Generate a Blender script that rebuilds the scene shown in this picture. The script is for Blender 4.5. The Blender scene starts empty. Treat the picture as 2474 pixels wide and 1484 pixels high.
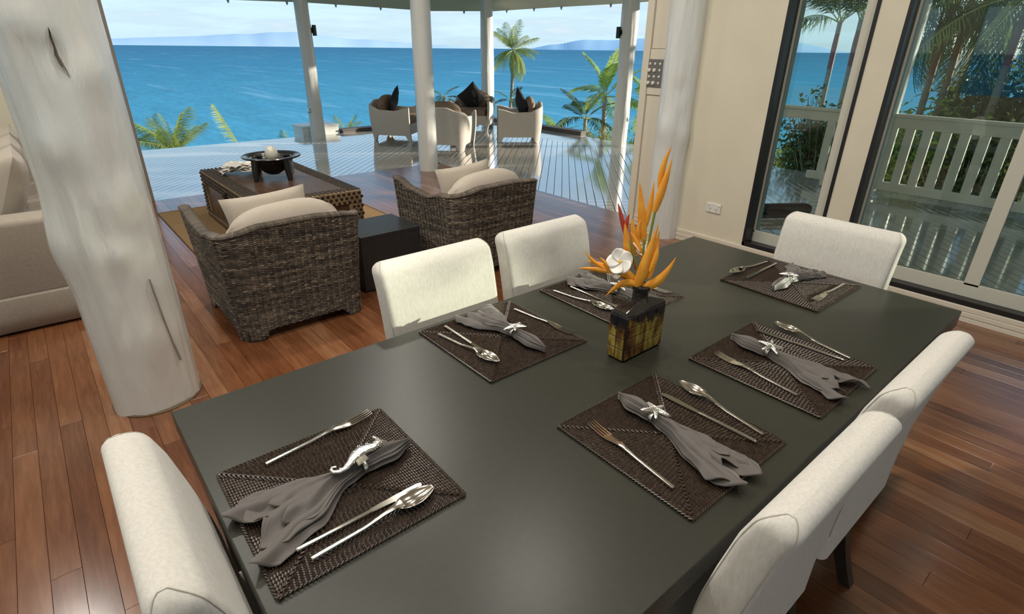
import bpy, bmesh, math, random
from mathutils import Vector, Matrix, Euler, noise
random.seed(7)
SC = bpy.context.scene
COL = SC.collection
PI = math.pi

# ------------------------------------------------------------------ camera
cam_d = bpy.data.cameras.new('camera')
cam = bpy.data.objects.new('camera', cam_d)
COL.objects.link(cam)
RWC = Matrix(((0.76507343, -0.64386961, 0.00972494),
              (0.26751127, 0.33153318, 0.90472287),
              (-0.5857477, -0.6895779, 0.42588961)))
EYE = Vector((0, 0, 1.55))
FPX = 1329.1
cam.matrix_world = Matrix.Translation(EYE) @ RWC.transposed().to_4x4()
cam_d.sensor_width = 36.0
cam_d.lens = FPX / 2474 * 36.0
cam_d.clip_start = 0.02
cam_d.clip_end = 40000
SC.camera = cam

# ------------------------------------------------------------------ view
SC.view_settings.view_transform = 'Standard'
SC.view_settings.look = 'None'
SC.view_settings.gamma = 1
SC.view_settings.use_curve_mapping = False
SC.view_settings.exposure = 0.0
SC.cycles.use_denoising = True
SC.cycles.max_bounces = 8
SC.cycles.transparent_max_bounces = 16
SC.cycles.caustics_reflective = False
SC.cycles.caustics_refractive = False
SC.cycles.sample_clamp_indirect = 6.0

# ------------------------------------------------------------------ world sky
W = bpy.data.worlds.new('sky')
SC.world = W
W.use_nodes = True
nt = W.node_tree
nt.nodes.clear()
out = nt.nodes.new('ShaderNodeOutputWorld')
bg = nt.nodes.new('ShaderNodeBackground')
tc = nt.nodes.new('ShaderNodeTexCoord')
sep = nt.nodes.new('ShaderNodeSeparateXYZ')
nt.links.new(tc.outputs['Generated'], sep.inputs[0])
rmp = nt.nodes.new('ShaderNodeValToRGB')
nt.links.new(sep.outputs['Z'], rmp.inputs[0])
cr = rmp.color_ramp
cr.elements[0].position = 0.0
cr.elements[0].color = (0.50, 0.69, 0.80, 1)
cr.elements[1].position = 1.0
cr.elements[1].color = (0.10, 0.28, 0.62, 1)
for p, c in ((0.03, (0.58, 0.77, 0.88, 1)), (0.09, (0.54, 0.76, 0.90, 1)), (0.2, (0.30, 0.54, 0.80, 1)), (0.45, (0.16, 0.37, 0.68, 1))):
    e = cr.elements.new(p)
    e.color = c
mp = nt.nodes.new('ShaderNodeMapping')
mp.inputs['Scale'].default_value = (3.0, 3.0, 26.0)
nt.links.new(tc.outputs['Generated'], mp.inputs[0])
nz = nt.nodes.new('ShaderNodeTexNoise')
nz.inputs['Scale'].default_value = 2.2
nz.inputs['Detail'].default_value = 7
nz.inputs['Roughness'].default_value = 0.6
nt.links.new(mp.outputs[0], nz.inputs['Vector'])
cl = nt.nodes.new('ShaderNodeValToRGB')
cl.color_ramp.elements[0].position = 0.42
cl.color_ramp.elements[0].color = (0, 0, 0, 1)
cl.color_ramp.elements[1].position = 0.56
cl.color_ramp.elements[1].color = (0.38, 0.38, 0.38, 1)
nt.links.new(nz.outputs['Fac'], cl.inputs[0])
mx = nt.nodes.new('ShaderNodeMixRGB')
nt.links.new(cl.outputs[0], mx.inputs[0])
nt.links.new(rmp.outputs[0], mx.inputs[1])
mx.inputs[2].default_value = (0.43, 0.55, 0.63, 1)
cl2 = nt.nodes.new('ShaderNodeValToRGB')
cl2.color_ramp.elements[0].position = 0.58
cl2.color_ramp.elements[0].color = (0, 0, 0, 1)
cl2.color_ramp.elements[1].position = 0.72
cl2.color_ramp.elements[1].color = (0.6, 0.6, 0.6, 1)
nt.links.new(nz.outputs['Fac'], cl2.inputs[0])
mx2 = nt.nodes.new('ShaderNodeMixRGB')
nt.links.new(cl2.outputs[0], mx2.inputs[0])
nt.links.new(mx.outputs[0], mx2.inputs[1])
mx2.inputs[2].default_value = (0.70, 0.75, 0.78, 1)
nt.links.new(mx2.outputs[0], bg.inputs[0])
bg.inputs[1].default_value = 1.25
nt.links.new(bg.outputs[0], out.inputs[0])

# ------------------------------------------------------------------ sun
SUN_AZ, SUN_EL = math.radians(-35), math.radians(11)
sd = bpy.data.lights.new('sun', 'SUN')
sun = bpy.data.objects.new('sun', sd)
COL.objects.link(sun)
sd.energy = 9.0
sd.color = (1.0, 0.90, 0.76)
sd.angle = math.radians(0.8)
sdir = Vector((math.cos(SUN_AZ) * math.cos(SUN_EL), math.sin(SUN_AZ) * math.cos(SUN_EL), math.sin(SUN_EL)))
sun.rotation_euler = sdir.to_track_quat('Z', 'Y').to_euler()
sun.location = (10, -10, 8)
LAMP_W = 25.0

# ------------------------------------------------------------------ helpers
def link(o, parent=None):
    COL.objects.link(o)
    if parent is not None:
        o.parent = parent
    return o

def tag(o, label=None, cat=None, group=None, kind=None):
    if label: o['label'] = label
    if cat: o['category'] = cat
    if group: o['group'] = group
    if kind: o['kind'] = kind
    return o

def thing(name, label, cat, loc=(0, 0, 0), rz=0.0, group=None, rot=None):
    o = bpy.data.objects.new(name, None)
    o.empty_display_size = 0.05
    link(o)
    o.location = loc
    o.rotation_euler = rot if rot else (0, 0, rz)
    return tag(o, label, cat, group)

class MB:
    def __init__(s):
        s.v = []; s.f = []; s.a = []
    def add(s, vs, fs, a=0.0):
        n = len(s.v)
        s.v += [tuple(p) for p in vs]
        s.f += [tuple(i + n for i in f) for f in fs]
        s.a += [a] * len(fs)
        return s
    def box(s, x0, x1, y0, y1, z0, z1, a=0.0, M=None):
        vs = [Vector(p) for p in ((x0,y0,z0),(x1,y0,z0),(x1,y1,z0),(x0,y1,z0),(x0,y0,z1),(x1,y0,z1),(x1,y1,z1),(x0,y1,z1))]
        if M is not None: vs = [M @ p for p in vs]
        return s.add(vs, [(0,3,2,1),(4,5,6,7),(0,1,5,4),(1,2,6,5),(2,3,7,6),(3,0,4,7)], a)
    def prism(s, poly, z0, z1, a=0.0):
        n = len(poly)
        vs = [(p[0], p[1], z0) for p in poly] + [(p[0], p[1], z1) for p in poly]
        fs = [tuple(range(n - 1, -1, -1)), tuple(range(n, 2 * n))] + [(i, (i + 1) % n, n + (i + 1) % n, n + i) for i in range(n)]
        return s.add(vs, fs, a)
    def rings(s, rs, cap0=True, cap1=True, closed=True, a=0.0, loop=False):
        n = len(rs[0]); m = len(rs)
        vs = [p for r in rs for p in r]
        fs = []
        for j in range(m if loop else m - 1):
            j2 = (j + 1) % m
            for i in range(n if closed else n - 1):
                i2 = (i + 1) % n
                fs.append((j * n + i, j * n + i2, j2 * n + i2, j2 * n + i))
        if cap0 and closed and not loop: fs.append(tuple(range(n - 1, -1, -1)))
        if cap1 and closed and not loop: fs.append(tuple((m - 1) * n + i for i in range(n)))
        return s.add(vs, fs, a)
    def tube(s, path, rad, n=8, a=0.0, cap=True, flat=1.0):
        path = [Vector(p) for p in path]
        if not hasattr(rad, '__len__'): rad = [rad] * len(path)
        rs = []
        up = None
        for i, p in enumerate(path):
            d = (path[min(i + 1, len(path) - 1)] - path[max(i - 1, 0)]).normalized()
            if up is None:
                up = Vector((0, 0, 1)) if abs(d.z) < 0.9 else Vector((0, 1, 0))
            x = d.cross(up).normalized()
            up = x.cross(d).normalized()
            rs.append([p + (x * math.cos(2 * PI * k / n) + up * math.sin(2 * PI * k / n) * flat) * rad[i] for k in range(n)])
        return s.rings(rs, cap, cap, a=a)
    def lathe(s, prof, n=32, c=(0, 0, 0), a=0.0, cap=True):
        rs = [[(c[0] + r * math.cos(2 * PI * k / n), c[1] + r * math.sin(2 * PI * k / n), c[2] + z) for k in range(n)] for r, z in prof]
        return s.rings(rs, cap, cap, a=a)
    def grid(s, fn, nu, nv, a=0.0):
        vs = [fn(i / nu, j / nv) for j in range(nv + 1) for i in range(nu + 1)]
        fs = [(j * (nu + 1) + i, j * (nu + 1) + i + 1, (j + 1) * (nu + 1) + i + 1, (j + 1) * (nu + 1) + i) for j in range(nv) for i in range(nu)]
        return s.add(vs, fs, a)
    def mesh(s, name, smooth=True, angle=35):
        me = bpy.data.meshes.new(name)
        me.from_pydata(s.v, [], s.f)
        if any(s.a):
            at = me.attributes.new('rnd', 'FLOAT', 'FACE')
            at.data.foreach_set('value', s.a)
        me.validate()
        if smooth:
            me.polygons.foreach_set('use_smooth', [True] * len(me.polygons))
            me.set_sharp_from_angle(angle=math.radians(angle))
        return me
    def build(s, name, mat, parent=None, smooth=True, angle=35, bevel=0, seg=2, solid=0, sub=0, loc=None, rot=None):
        me = s.mesh(name, smooth, angle)
        me.materials.append(mat)
        return place(name, me, parent, bevel, seg, solid, sub, loc, rot)

def place(name, me, parent=None, bevel=0, seg=2, solid=0, sub=0, loc=None, rot=None):
    o = bpy.data.objects.new(name, me)
    link(o, parent)
    if loc is not None: o.location = loc
    if rot is not None: o.rotation_euler = rot
    if solid:
        m = o.modifiers.new('thickness', 'SOLIDIFY'); m.thickness = solid; m.offset = 0
    if bevel:
        m = o.modifiers.new('bevel', 'BEVEL'); m.width = bevel; m.segments = seg; m.limit_method = 'ANGLE'; m.angle_limit = math.radians(40)
        m.harden_normals = False
    if sub:
        m = o.modifiers.new('sub', 'SUBSURF'); m.levels = sub; m.render_levels = sub
    return o

def copy_tree(o, parent=None):
    c = o.copy()
    link(c)
    c.parent = parent
    for ch in list(o.children):
        copy_tree(ch, c)
    return c

def rbox(x0, x1, y0, y1, z0, z1, r, seg=4):
    """soft box, rounded by a real bevel"""
    bm = bmesh.new()
    bmesh.ops.create_cube(bm, size=1)
    for v in bm.verts:
        v.co = Vector(((x0 + x1) / 2 + v.co.x * (x1 - x0), (y0 + y1) / 2 + v.co.y * (y1 - y0), (z0 + z1) / 2 + v.co.z * (z1 - z0)))
    bmesh.ops.bevel(bm, geom=bm.edges[:], offset=r, segments=seg, profile=0.5, affect='EDGES')
    m = MB()
    bm.verts.index_update()
    m.add([v.co.copy() for v in bm.verts], [tuple(v.index for v in f.verts) for f in bm.faces])
    bm.free()
    return m

def cushion(w, h, t, puff=2.6, n=20, seed=0, wr=0.0):
    """pillow lying in x-z plane (w x h), thickness along y, centred"""
    m = MB()
    def fn(sgn):
        def f(u, v):
            a, b = 2 * u - 1, 2 * v - 1
            k = max(0.0, (1 - abs(a) ** puff)) ** 0.5 * max(0.0, (1 - abs(b) ** puff)) ** 0.5
            e = 1 - 0.07 * (1 - abs(b) ** 2) * abs(a) ** 3
            e2 = 1 - 0.07 * (1 - abs(a) ** 2) * abs(b) ** 3
            wv = wr * noise.noise(Vector((a * 3 + seed, b * 3, sgn * 2.0))) * k
            return (a * w / 2 * e, sgn * (t / 2 * k + wv), b * h / 2 * e2)
        return f
    m.grid(fn(-1), n, n)
    m.grid(fn(1), n, n)
    k = len(m.f) // 2
    m.f = m.f[:k] + [tuple(reversed(f)) for f in m.f[k:]]
    return m

# ------------------------------------------------------------------ materials
MATS = {}
def mat(name, col, rough=0.5, metal=0.0, spec=0.5, bump=None, var=None, coat=0.0, emit=None, sheen=0.0, coords='Object', trans=0.0):
    """var=(colour2, scale, (sx,sy,sz)) mottles the colour; bump=(strength, scale, (sx,sy,sz))"""
    if name in MATS: return MATS[name]
    m = bpy.data.materials.new(name)
    m.use_nodes = True
    t = m.node_tree
    b = t.nodes['Principled BSDF']
    b.inputs['Base Color'].default_value = (*col, 1)
    b.inputs['Roughness'].default_value = rough
    b.inputs['Metallic'].default_value = metal
    b.inputs['Specular IOR Level'].default_value = spec
    b.inputs['Coat Weight'].default_value = coat
    b.inputs['Coat Roughness'].default_value = 0.1
    b.inputs['Sheen Weight'].default_value = sheen
    if emit:
        b.inputs['Emission Color'].default_value = (*emit[0], 1)
        b.inputs['Emission Strength'].default_value = emit[1]
    c = t.nodes.new('ShaderNodeTexCoord')
    def nse(scale, sc, det=4, rgh=0.55):
        mpn = t.nodes.new('ShaderNodeMapping')
        mpn.inputs['Scale'].default_value = sc
        t.links.new(c.outputs[coords], mpn.inputs[0])
        n = t.nodes.new('ShaderNodeTexNoise')
        n.inputs['Scale'].default_value = scale
        n.inputs['Detail'].default_value = det
        n.inputs['Roughness'].default_value = rgh
        t.links.new(mpn.outputs[0], n.inputs['Vector'])
        return n
    if var:
        n = nse(var[1], var[2])
        r = t.nodes.new('ShaderNodeValToRGB')
        r.color_ramp.elements[0].position = 0.32
        r.color_ramp.elements[0].color = (*col, 1)
        r.color_ramp.elements[1].position = 0.68
        r.color_ramp.elements[1].color = (*var[0], 1)
        t.links.new(n.outputs['Fac'], r.inputs[0])
        t.links.new(r.outputs[0], b.inputs['Base Color'])
    if bump:
        n = nse(bump[1], bump[2], 6, 0.6)
        bp = t.nodes.new('ShaderNodeBump')
        bp.inputs['Strength'].default_value = bump[0]
        bp.inputs['Distance'].default_value = bump[3] if len(bump) > 3 else 0.01
        t.links.new(n.outputs['Fac'], bp.inputs['Height'])
        t.links.new(bp.outputs[0], b.inputs['Normal'])
    MATS[name] = m
    return m

def mat_rnd(name, cols, rough=0.5, spec=0.5, grain=None, bump=None, coat=0.0):
    """colour picked along a ramp by the per-piece 'rnd' attribute, with optional grain"""
    if name in MATS: return MATS[name]
    m = bpy.data.materials.new(name)
    m.use_nodes = True
    t = m.node_tree
    b = t.nodes['Principled BSDF']
    b.inputs['Roughness'].default_value = rough
    b.inputs['Specular IOR Level'].default_value = spec
    b.inputs['Coat Weight'].default_value = coat
    b.inputs['Coat Roughness'].default_value = 0.08 if coat > 0.9 else 0.2
    at = t.nodes.new('ShaderNodeAttribute'); at.attribute_name = 'rnd'
    r = t.nodes.new('ShaderNodeValToRGB')
    while len(r.color_ramp.elements) < len(cols): r.color_ramp.elements.new(0.5)
    for i, c in enumerate(cols):
        r.color_ramp.elements[i].position = i / (len(cols) - 1)
        r.color_ramp.elements[i].color = (*c, 1)
    fac = at.outputs['Fac']
    if grain:
        amp, scale, sc = grain
        c = t.nodes.new('ShaderNodeTexCoord')
        mpn = t.nodes.new('ShaderNodeMapping'); mpn.inputs['Scale'].default_value = sc
        t.links.new(c.outputs['Object'], mpn.inputs[0])
        av = t.nodes.new('ShaderNodeVectorMath'); av.operation = 'ADD'
        cmb = t.nodes.new('ShaderNodeCombineXYZ')
        ml = t.nodes.new('ShaderNodeMath'); ml.operation = 'MULTIPLY'; ml.inputs[1].default_value = 91.7
        t.links.new(at.outputs['Fac'], ml.inputs[0])
        t.links.new(ml.outputs[0], cmb.inputs[0]); t.links.new(ml.outputs[0], cmb.inputs[2])
        t.links.new(mpn.outputs[0], av.inputs[0]); t.links.new(cmb.outputs[0], av.inputs[1])
        n = t.nodes.new('ShaderNodeTexNoise'); n.inputs['Scale'].default_value = scale; n.inputs['Detail'].default_value = 6; n.inputs['Roughness'].default_value = 0.62
        n.inputs['Distortion'].default_value = 0.4
        t.links.new(av.outputs[0], n.inputs['Vector'])
        m1 = t.nodes.new('ShaderNodeMath'); m1.operation = 'SUBTRACT'; m1.inputs[1].default_value = 0.5
        t.links.new(n.outputs['Fac'], m1.inputs[0])
        m2 = t.nodes.new('ShaderNodeMath'); m2.operation = 'MULTIPLY_ADD'; m2.inputs[1].default_value = amp
        t.links.new(m1.outputs[0], m2.inputs[0]); t.links.new(at.outputs['Fac'], m2.inputs[2])
        fac = m2.outputs[0]
        if bump:
            bp = t.nodes.new('ShaderNodeBump'); bp.inputs['Strength'].default_value = bump; bp.inputs['Distance'].default_value = 0.002
            t.links.new(n.outputs['Fac'], bp.inputs['Height']); t.links.new(bp.outputs[0], b.inputs['Normal'])
    t.links.new(fac, r.inputs[0])
    t.links.new(r.outputs[0], b.inputs['Base Color'])
    MATS[name] = m
    return m

def project(p):
    q = RWC @ (Vector(p) - EYE)
    if q.z > -0.05: return None
    return (1237 + FPX * q.x / -q.z, 742 - FPX * q.y / -q.z)

wall_m = mat('wall_paint', (0.64, 0.59, 0.455), 0.55, var=((0.68, 0.625, 0.485), 3, (1, 1, 1)), bump=(0.15, 60, (1, 1, 1), 0.002))
trim_m = mat('trim_paint', (0.66, 0.60, 0.49), 0.35)
log_m = mat('log_paint', (0.655, 0.655, 0.61), 0.24, var=((0.70, 0.70, 0.655), 5, (1, 1, 0.3)), bump=(0.55, 9, (1, 1, 0.14), 0.03), coat=0.25)
floor_m = mat_rnd('hardwood', [(0.042, 0.012, 0.004), (0.115, 0.038, 0.014), (0.215, 0.087, 0.037), (0.34, 0.185, 0.10)], 0.20, 0.6, grain=(0.7, 5.0, (9, 0.8, 9)), bump=0.03, coat=0.3)
gap_m = mat('dark_gap', (0.02, 0.013, 0.01), 0.8)
deck_m = mat_rnd('deck_paint', [(0.42, 0.41, 0.37), (0.50, 0.49, 0.445)], 0.09, 1.0, grain=(0.5, 2.5, (1, 1, 1)), coat=1.0)
deckgap_m = mat('deck_gap', (0.05, 0.055, 0.06), 0.8)
rail_m = mat('rail_paint', (0.66, 0.66, 0.60), 0.4)
soffit_m = mat('soffit', (0.78, 0.70, 0.57), 0.6)
black_m = mat('black_frame', (0.012, 0.012, 0.013), 0.35)
linen_m = mat('linen', (0.55, 0.52, 0.465), 0.9, spec=0.2, var=((0.63, 0.60, 0.545), 160, (1, 1, 0.25)), bump=(0.35, 420, (1, 1, 0.35), 0.002), sheen=0.2)
darkwood_m = mat('dark_wood', (0.022, 0.018, 0.014), 0.3, var=((0.03, 0.025, 0.02), 14, (1, 1, 6)))
table_m = mat('table_lacquer', (0.026, 0.026, 0.019), 0.32, spec=0.32, var=((0.030, 0.030, 0.022), 60, (1, 1, 1)), bump=(0.04, 300, (1, 1, 1), 0.001))
steel_m = mat('polished_steel', (0.66, 0.63, 0.55), 0.13, 1.0)
silver_m = mat('silver', (0.72, 0.70, 0.64), 0.24, 1.0, bump=(0.35, 260, (1, 1, 1), 0.002))
napkin_m = mat('napkin_satin', (0.084, 0.071, 0.062), 0.55, spec=0.4, sheen=0.3, bump=(0.06, 500, (1, 1, 1), 0.001))

# ================================================================== SETTING
XW, YB = 4.24, 7.10     # inner face of the window wall, line of the wide opening
# ---- timber floor, plank by plank
fb = MB()
fb.box(-3.6, 4.5, -3.6, 7.06, -0.12, -0.014)
floor_o = fb.build('floor', gap_m, smooth=False)
tag(floor_o, 'polished reddish brown hardwood plank floor of the room', 'floor', kind='structure')

def plank_mb(m, x0, x1, y0, y1, z0, z1, e, a):
    vs = [(x0,y0,z0),(x1,y0,z0),(x1,y1,z0),(x0,y1,z0),(x0,y0,z1-e),(x1,y0,z1-e),(x1,y1,z1-e),(x0,y1,z1-e),
          (x0+e,y0+e,z1),(x1-e,y0+e,z1),(x1-e,y1-e,z1),(x0+e,y1-e,z1)]
    fs = [(8,9,10,11)]
    for i in range(4):
        j = (i + 1) % 4
        fs += [(i, j, 4 + j, 4 + i), (4 + i, 4 + j, 8 + j, 8 + i)]
    m.add(vs, fs, a)

PW = 0.0822
rng = random.Random(3)
planks = []
x = -1.64 - 0.0065
while x < 4.49:
    y = -3.5 - rng.random() * 1.5
    while y < 7.05:
        L = rng.uniform(0.8, 2.3)
        y1 = min(y + L, 7.055)
        if 7.055 - y1 < 0.3: y1 = 7.055
        if y1 > -3.4:
            planks.append((x, min(x + PW, 4.498), max(y, -3.4), y1, min(0.97, max(0.03, rng.gauss(0.52, 0.13)))))
        y = y1
    x += PW
def plank_score(p):
    s = 0
    for k in range(5):
        yy = p[2] + (p[3] - p[2]) * (k + 0.5) / 5
        q = project((p[0] + 0.04, yy, 0))
        if q and -20 < q[0] < 2494 and -20 < q[1] < 1504:
            d = (Vector((p[0], yy, 0)) - EYE).length
            s += (p[3] - p[2]) / d ** 3
    return s
planks.sort(key=plank_score, reverse=True)
rest = MB()
for i, (x0, x1, y0, y1, a) in enumerate(planks):
    m = MB() if i < 300 else rest
    plank_mb(m, x0 + 0.0006, x1 - 0.0006, y0 + 0.0006, y1 - 0.0006, -0.013, 0.0, 0.0003, a)
    if i < 300:
        m.build('plank', floor_m, floor_o, smooth=False)
tag(rest.build('plank_field', floor_m, floor_o, smooth=False), kind='stuff')
# threshold strip between timber and deck
m = MB()
m.box(0.83, 4.56, 7.058, 7.075, -0.05, -0.004)
m.box(4.50, 4.515, 3.31, 7.075, -0.05, -0.004)
tag(m.build('trim_1', mat('threshold', (0.08, 0.09, 0.08), 0.4), smooth=False), 'thin dark strip where timber floor meets white deck', 'threshold', kind='structure')

# ---- deck, boards at 45 degrees plus rim boards
ZD = -0.02
db = MB()
db.prism([(-4, 7.08), (4.52, 7.08), (4.52, -6), (8.40, -6), (8.40, 10.92), (-4, 10.92)], -0.30, ZD - 0.022)
deck_o = db.build('floor_deck', deckgap_m, smooth=False)
tag(deck_o, 'white painted timber deck of the veranda', 'deck', kind='structure')
XR, YR = 7.53, 10.15
pitch, wb = 0.0962, 0.0905
dx = Vector((1, 1, 0)).normalized(); nx = Vector((1, -1, 0)).normalized()
k = -75
def inside_span(c):
    """span of t for point (c/2+t, -c/2+t) staying on the L-shaped deck; c = x-y"""
    ts = []
    t_hi = min(XR - c / 2, YR + c / 2)
    # enters through x=4.52 (if y<7.08 there) or through y=7.08
    tx = 4.52 - c / 2
    ty = 7.08 + c / 2
    t_lo = min(tx, ty)
    t_lo = max(t_lo, -3.9 - c / 2, -5.9 + c / 2)
    return t_lo, t_hi
rngd = random.Random(11)
dboards = []
for k in range(-145, 145):
    o = k * pitch                       # signed offset along nx
    lo, hi = [], []
    ok = True
    for s in (-wb / 2, wb / 2):
        c = (o + s) * math.sqrt(2)
        a, b = inside_span(c)
        if b - a < 0.02: ok = False
        lo.append(a); hi.append(b)
    if not ok: continue
    quad = []
    for s, t in ((-wb/2, lo[0]), (wb/2, lo[1]), (wb/2, hi[1]), (-wb/2, hi[0])):
        c = (o + s) * math.sqrt(2)
        quad.append((c / 2 + t, -c / 2 + t))
    m = MB()
    e = 0.003
    cxy = (sum(p[0] for p in quad) / 4, sum(p[1] for p in quad) / 4)
    # poly -> bevelled prism, ends mitred
    q2 = []
    for (px, py), (sx, ex) in zip(quad, ((1, 1), (-1, 1), (-1, -1), (1, -1))):
        q2.append((px + nx.x * e * sx + dx.x * e * ex, py + nx.y * e * sx + dx.y * e * ex))
    rs = [[(p[0], p[1], ZD - 0.025) for p in quad], [(p[0], p[1], ZD - e) for p in quad], [(p[0], p[1], ZD) for p in q2]]
    m.rings(rs, cap0=False, a=rngd.uniform(0.1, 0.9))
    m.build('deck_board', deck_m, deck_o, smooth=False)
for i in range(9):
    w_ = 0.0962
    x0 = XR + 0.003 + i * w_
    m = MB(); plank_mb(m, x0, x0 + 0.0905, -6, YR + (x0 - XR), ZD - 0.025, ZD, 0.003, rngd.uniform(0.1, 0.9))
    m.build('rim_board', deck_m, deck_o, smooth=False)
for i in range(8):
    y0 = YR + 0.003 + i * 0.0962
    m = MB(); plank_mb(m, -4, XR + (y0 - YR) - 0.004, y0, y0 + 0.0905, ZD - 0.025, ZD, 0.003, rngd.uniform(0.1, 0.9))
    m.build('rim_board', deck_m, deck_o, smooth=False)

# ---- walls
W1a, W1b = 1.50, 2.075     # narrow window beside the log column
W2a, W2b = -1.22, 1.336    # wide sliding window
WT, WS = 2.30, 0.105       # head and sill
XO = 4.50
m = MB()
def wx(y0, y1, z0, z1): m.box(XW, XO, y0, y1, z0, z1)
wx(W1b, 2.80, 0, 3.0)
wx(W2b, W1a, 0, 3.0)
wx(W1a, W1b, WT, 3.0); wx(W1a, W1b, 0, WS)
wx(W2a, W2b, WT, 3.0); wx(W2a, W2b, 0, WS)
wx(-3.80, W2a, 0, 3.0)
m.box(XW + 0.06, XO, 2.80, 3.24, 0, 3.0)
wall_r = m.build('wall_right', wall_m, smooth=False, bevel=0.004)
tag(wall_r, 'cream painted wall holding the tall black framed windows', 'wall', kind='structure')
# jamb of the big opening
m = MB(); m.box(4.275, 4.53, 3.235, 3.305, -0.02, 3.0); m.box(4.36, 4.45, 3.305, 3.325, 0, 3.0)
tag(m.build('trim_2', trim_m, smooth=False, bevel=0.004), 'cream door jamb at the edge of the open corner', 'jamb', kind='structure')
# access panel around the switches (slightly proud)
m = MB(); m.box(XW + 0.045, XW + 0.062, 3.0, 3.232, 1.19, 1.55)
m.box(XW + 0.052, XW + 0.062, 3.0, 3.228, 0.1, 1.18); m.box(XW + 0.052, XW + 0.062, 3.0, 3.228, 1.56, 3.0)
tag(m.build('trim_3', trim_m, smooth=False, bevel=0.002), 'cream panelling behind the grey switch plate', 'panel', kind='structure')
m = MB()
m.box(-3.6, 0.80, YB, YB + 0.14, 0, 3.0)
tag(m.build('wall_back', wall_m, smooth=False), 'cream wall behind the pale sofa', 'wall', kind='structure')
m = MB(); m.box(0.78, 0.85, YB - 0.03, YB + 0.16, -0.02, 3.0)
tag(m.build('trim_4', mat('shaded_jamb', (0.22, 0.18, 0.14), 0.5), smooth=False, bevel=0.005), 'jamb at the sofa end of the wide opening, backlit shade painted in taupe', 'jamb', kind='structure')  # wall end against the light, its shade painted into the taupe colour
m = MB()
m.box(-3.75, -3.6, -3.8, YB + 0.14, 0, 0.9); m.box(-3.75, -3.6, -3.8, YB + 0.14, 2.4, 3.0)
for yy in (-3.8, -0.6, 2.8, 6.6): m.box(-3.75, -3.6, yy, yy + 0.6, 0.9, 2.4)
tag(m.build('wall_left', wall_m, smooth=False), 'cream wall with openings at the far left of the room', 'wall', kind='structure')
m = MB()
m.box(-3.75, 4.5, -3.8, -3.65, 2.5, 3.0); m.box(-3.75, -2.6, -3.8, -3.65, 0, 2.5); m.box(3.0, 4.5, -3.8, -3.65, 0, 2.5); m.box(-2.6, 3.0, -3.8, -3.65, 0, 0.25)
tag(m.build('wall_front', wall_m, smooth=False), 'cream wall with a wide opening behind the viewer', 'wall', kind='structure')

# skirting boards with two grooves
m = MB()
for (y0, y1) in ((-3.6, 2.70),):
    for zz, d in ((0.0, 0.018), (0.034, 0.018), (0.068, 0.014)):
        m.box(XW - d, XW - 0.001, y0, y1, zz, zz + 0.03)
    m.box(XW - 0.010, XW - 0.001, y0, y1, 0, 0.1)
tag(m.build('baseboard_right', trim_m, smooth=False, bevel=0.003), 'grooved cream skirting along the window wall', 'skirting', kind='structure')
m = MB()
for zz, d in ((0.0, 0.018), (0.034, 0.018), (0.068, 0.014)):
    m.box(XW + 0.06 - d, XW + 0.059, 3.0, 3.23, zz, zz + 0.03)
m.box(XW + 0.05, XW + 0.059, 3.0, 3.23, 0, 0.1)
tag(m.build('baseboard_jamb', trim_m, smooth=False, bevel=0.003), 'short piece of cream skirting beneath the switch plate', 'skirting', kind='structure')

# ---- windows: black frame set in the wall, pale sash and a pane
def glass_mat():
    g = bpy.data.materials.new('window_glass'); g.use_nodes = True
    t = g.node_tree; t.nodes.clear()
    o = t.nodes.new('ShaderNodeOutputMaterial')
    tr = t.nodes.new('ShaderNodeBsdfTransparent'); tr.inputs[0].default_value = (0.84, 0.90, 0.865, 1)
    gl = t.nodes.new('ShaderNodeBsdfGlossy'); gl.inputs['Roughness'].default_value = 0.02
    fr = t.nodes.new('ShaderNodeFresnel'); fr.inputs[0].default_value = 1.5
    ml = t.nodes.new('ShaderNodeMath'); ml.operation = 'MULTIPLY'; ml.inputs[1].default_value = 1.3
    mx = t.nodes.new('ShaderNodeMixShader')
    t.links.new(fr.outputs[0], ml.inputs[0]); t.links.new(ml.outputs[0], mx.inputs[0])
    t.links.new(tr.outputs[0], mx.inputs[1]); t.links.new(gl.outputs[0], mx.inputs[2])
    t.links.new(mx.outputs[0], o.inputs[0])
    return g
glass_m = glass_mat()
sash_m = mat('sash_paint', (0.58, 0.56, 0.47), 0.4)
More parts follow.
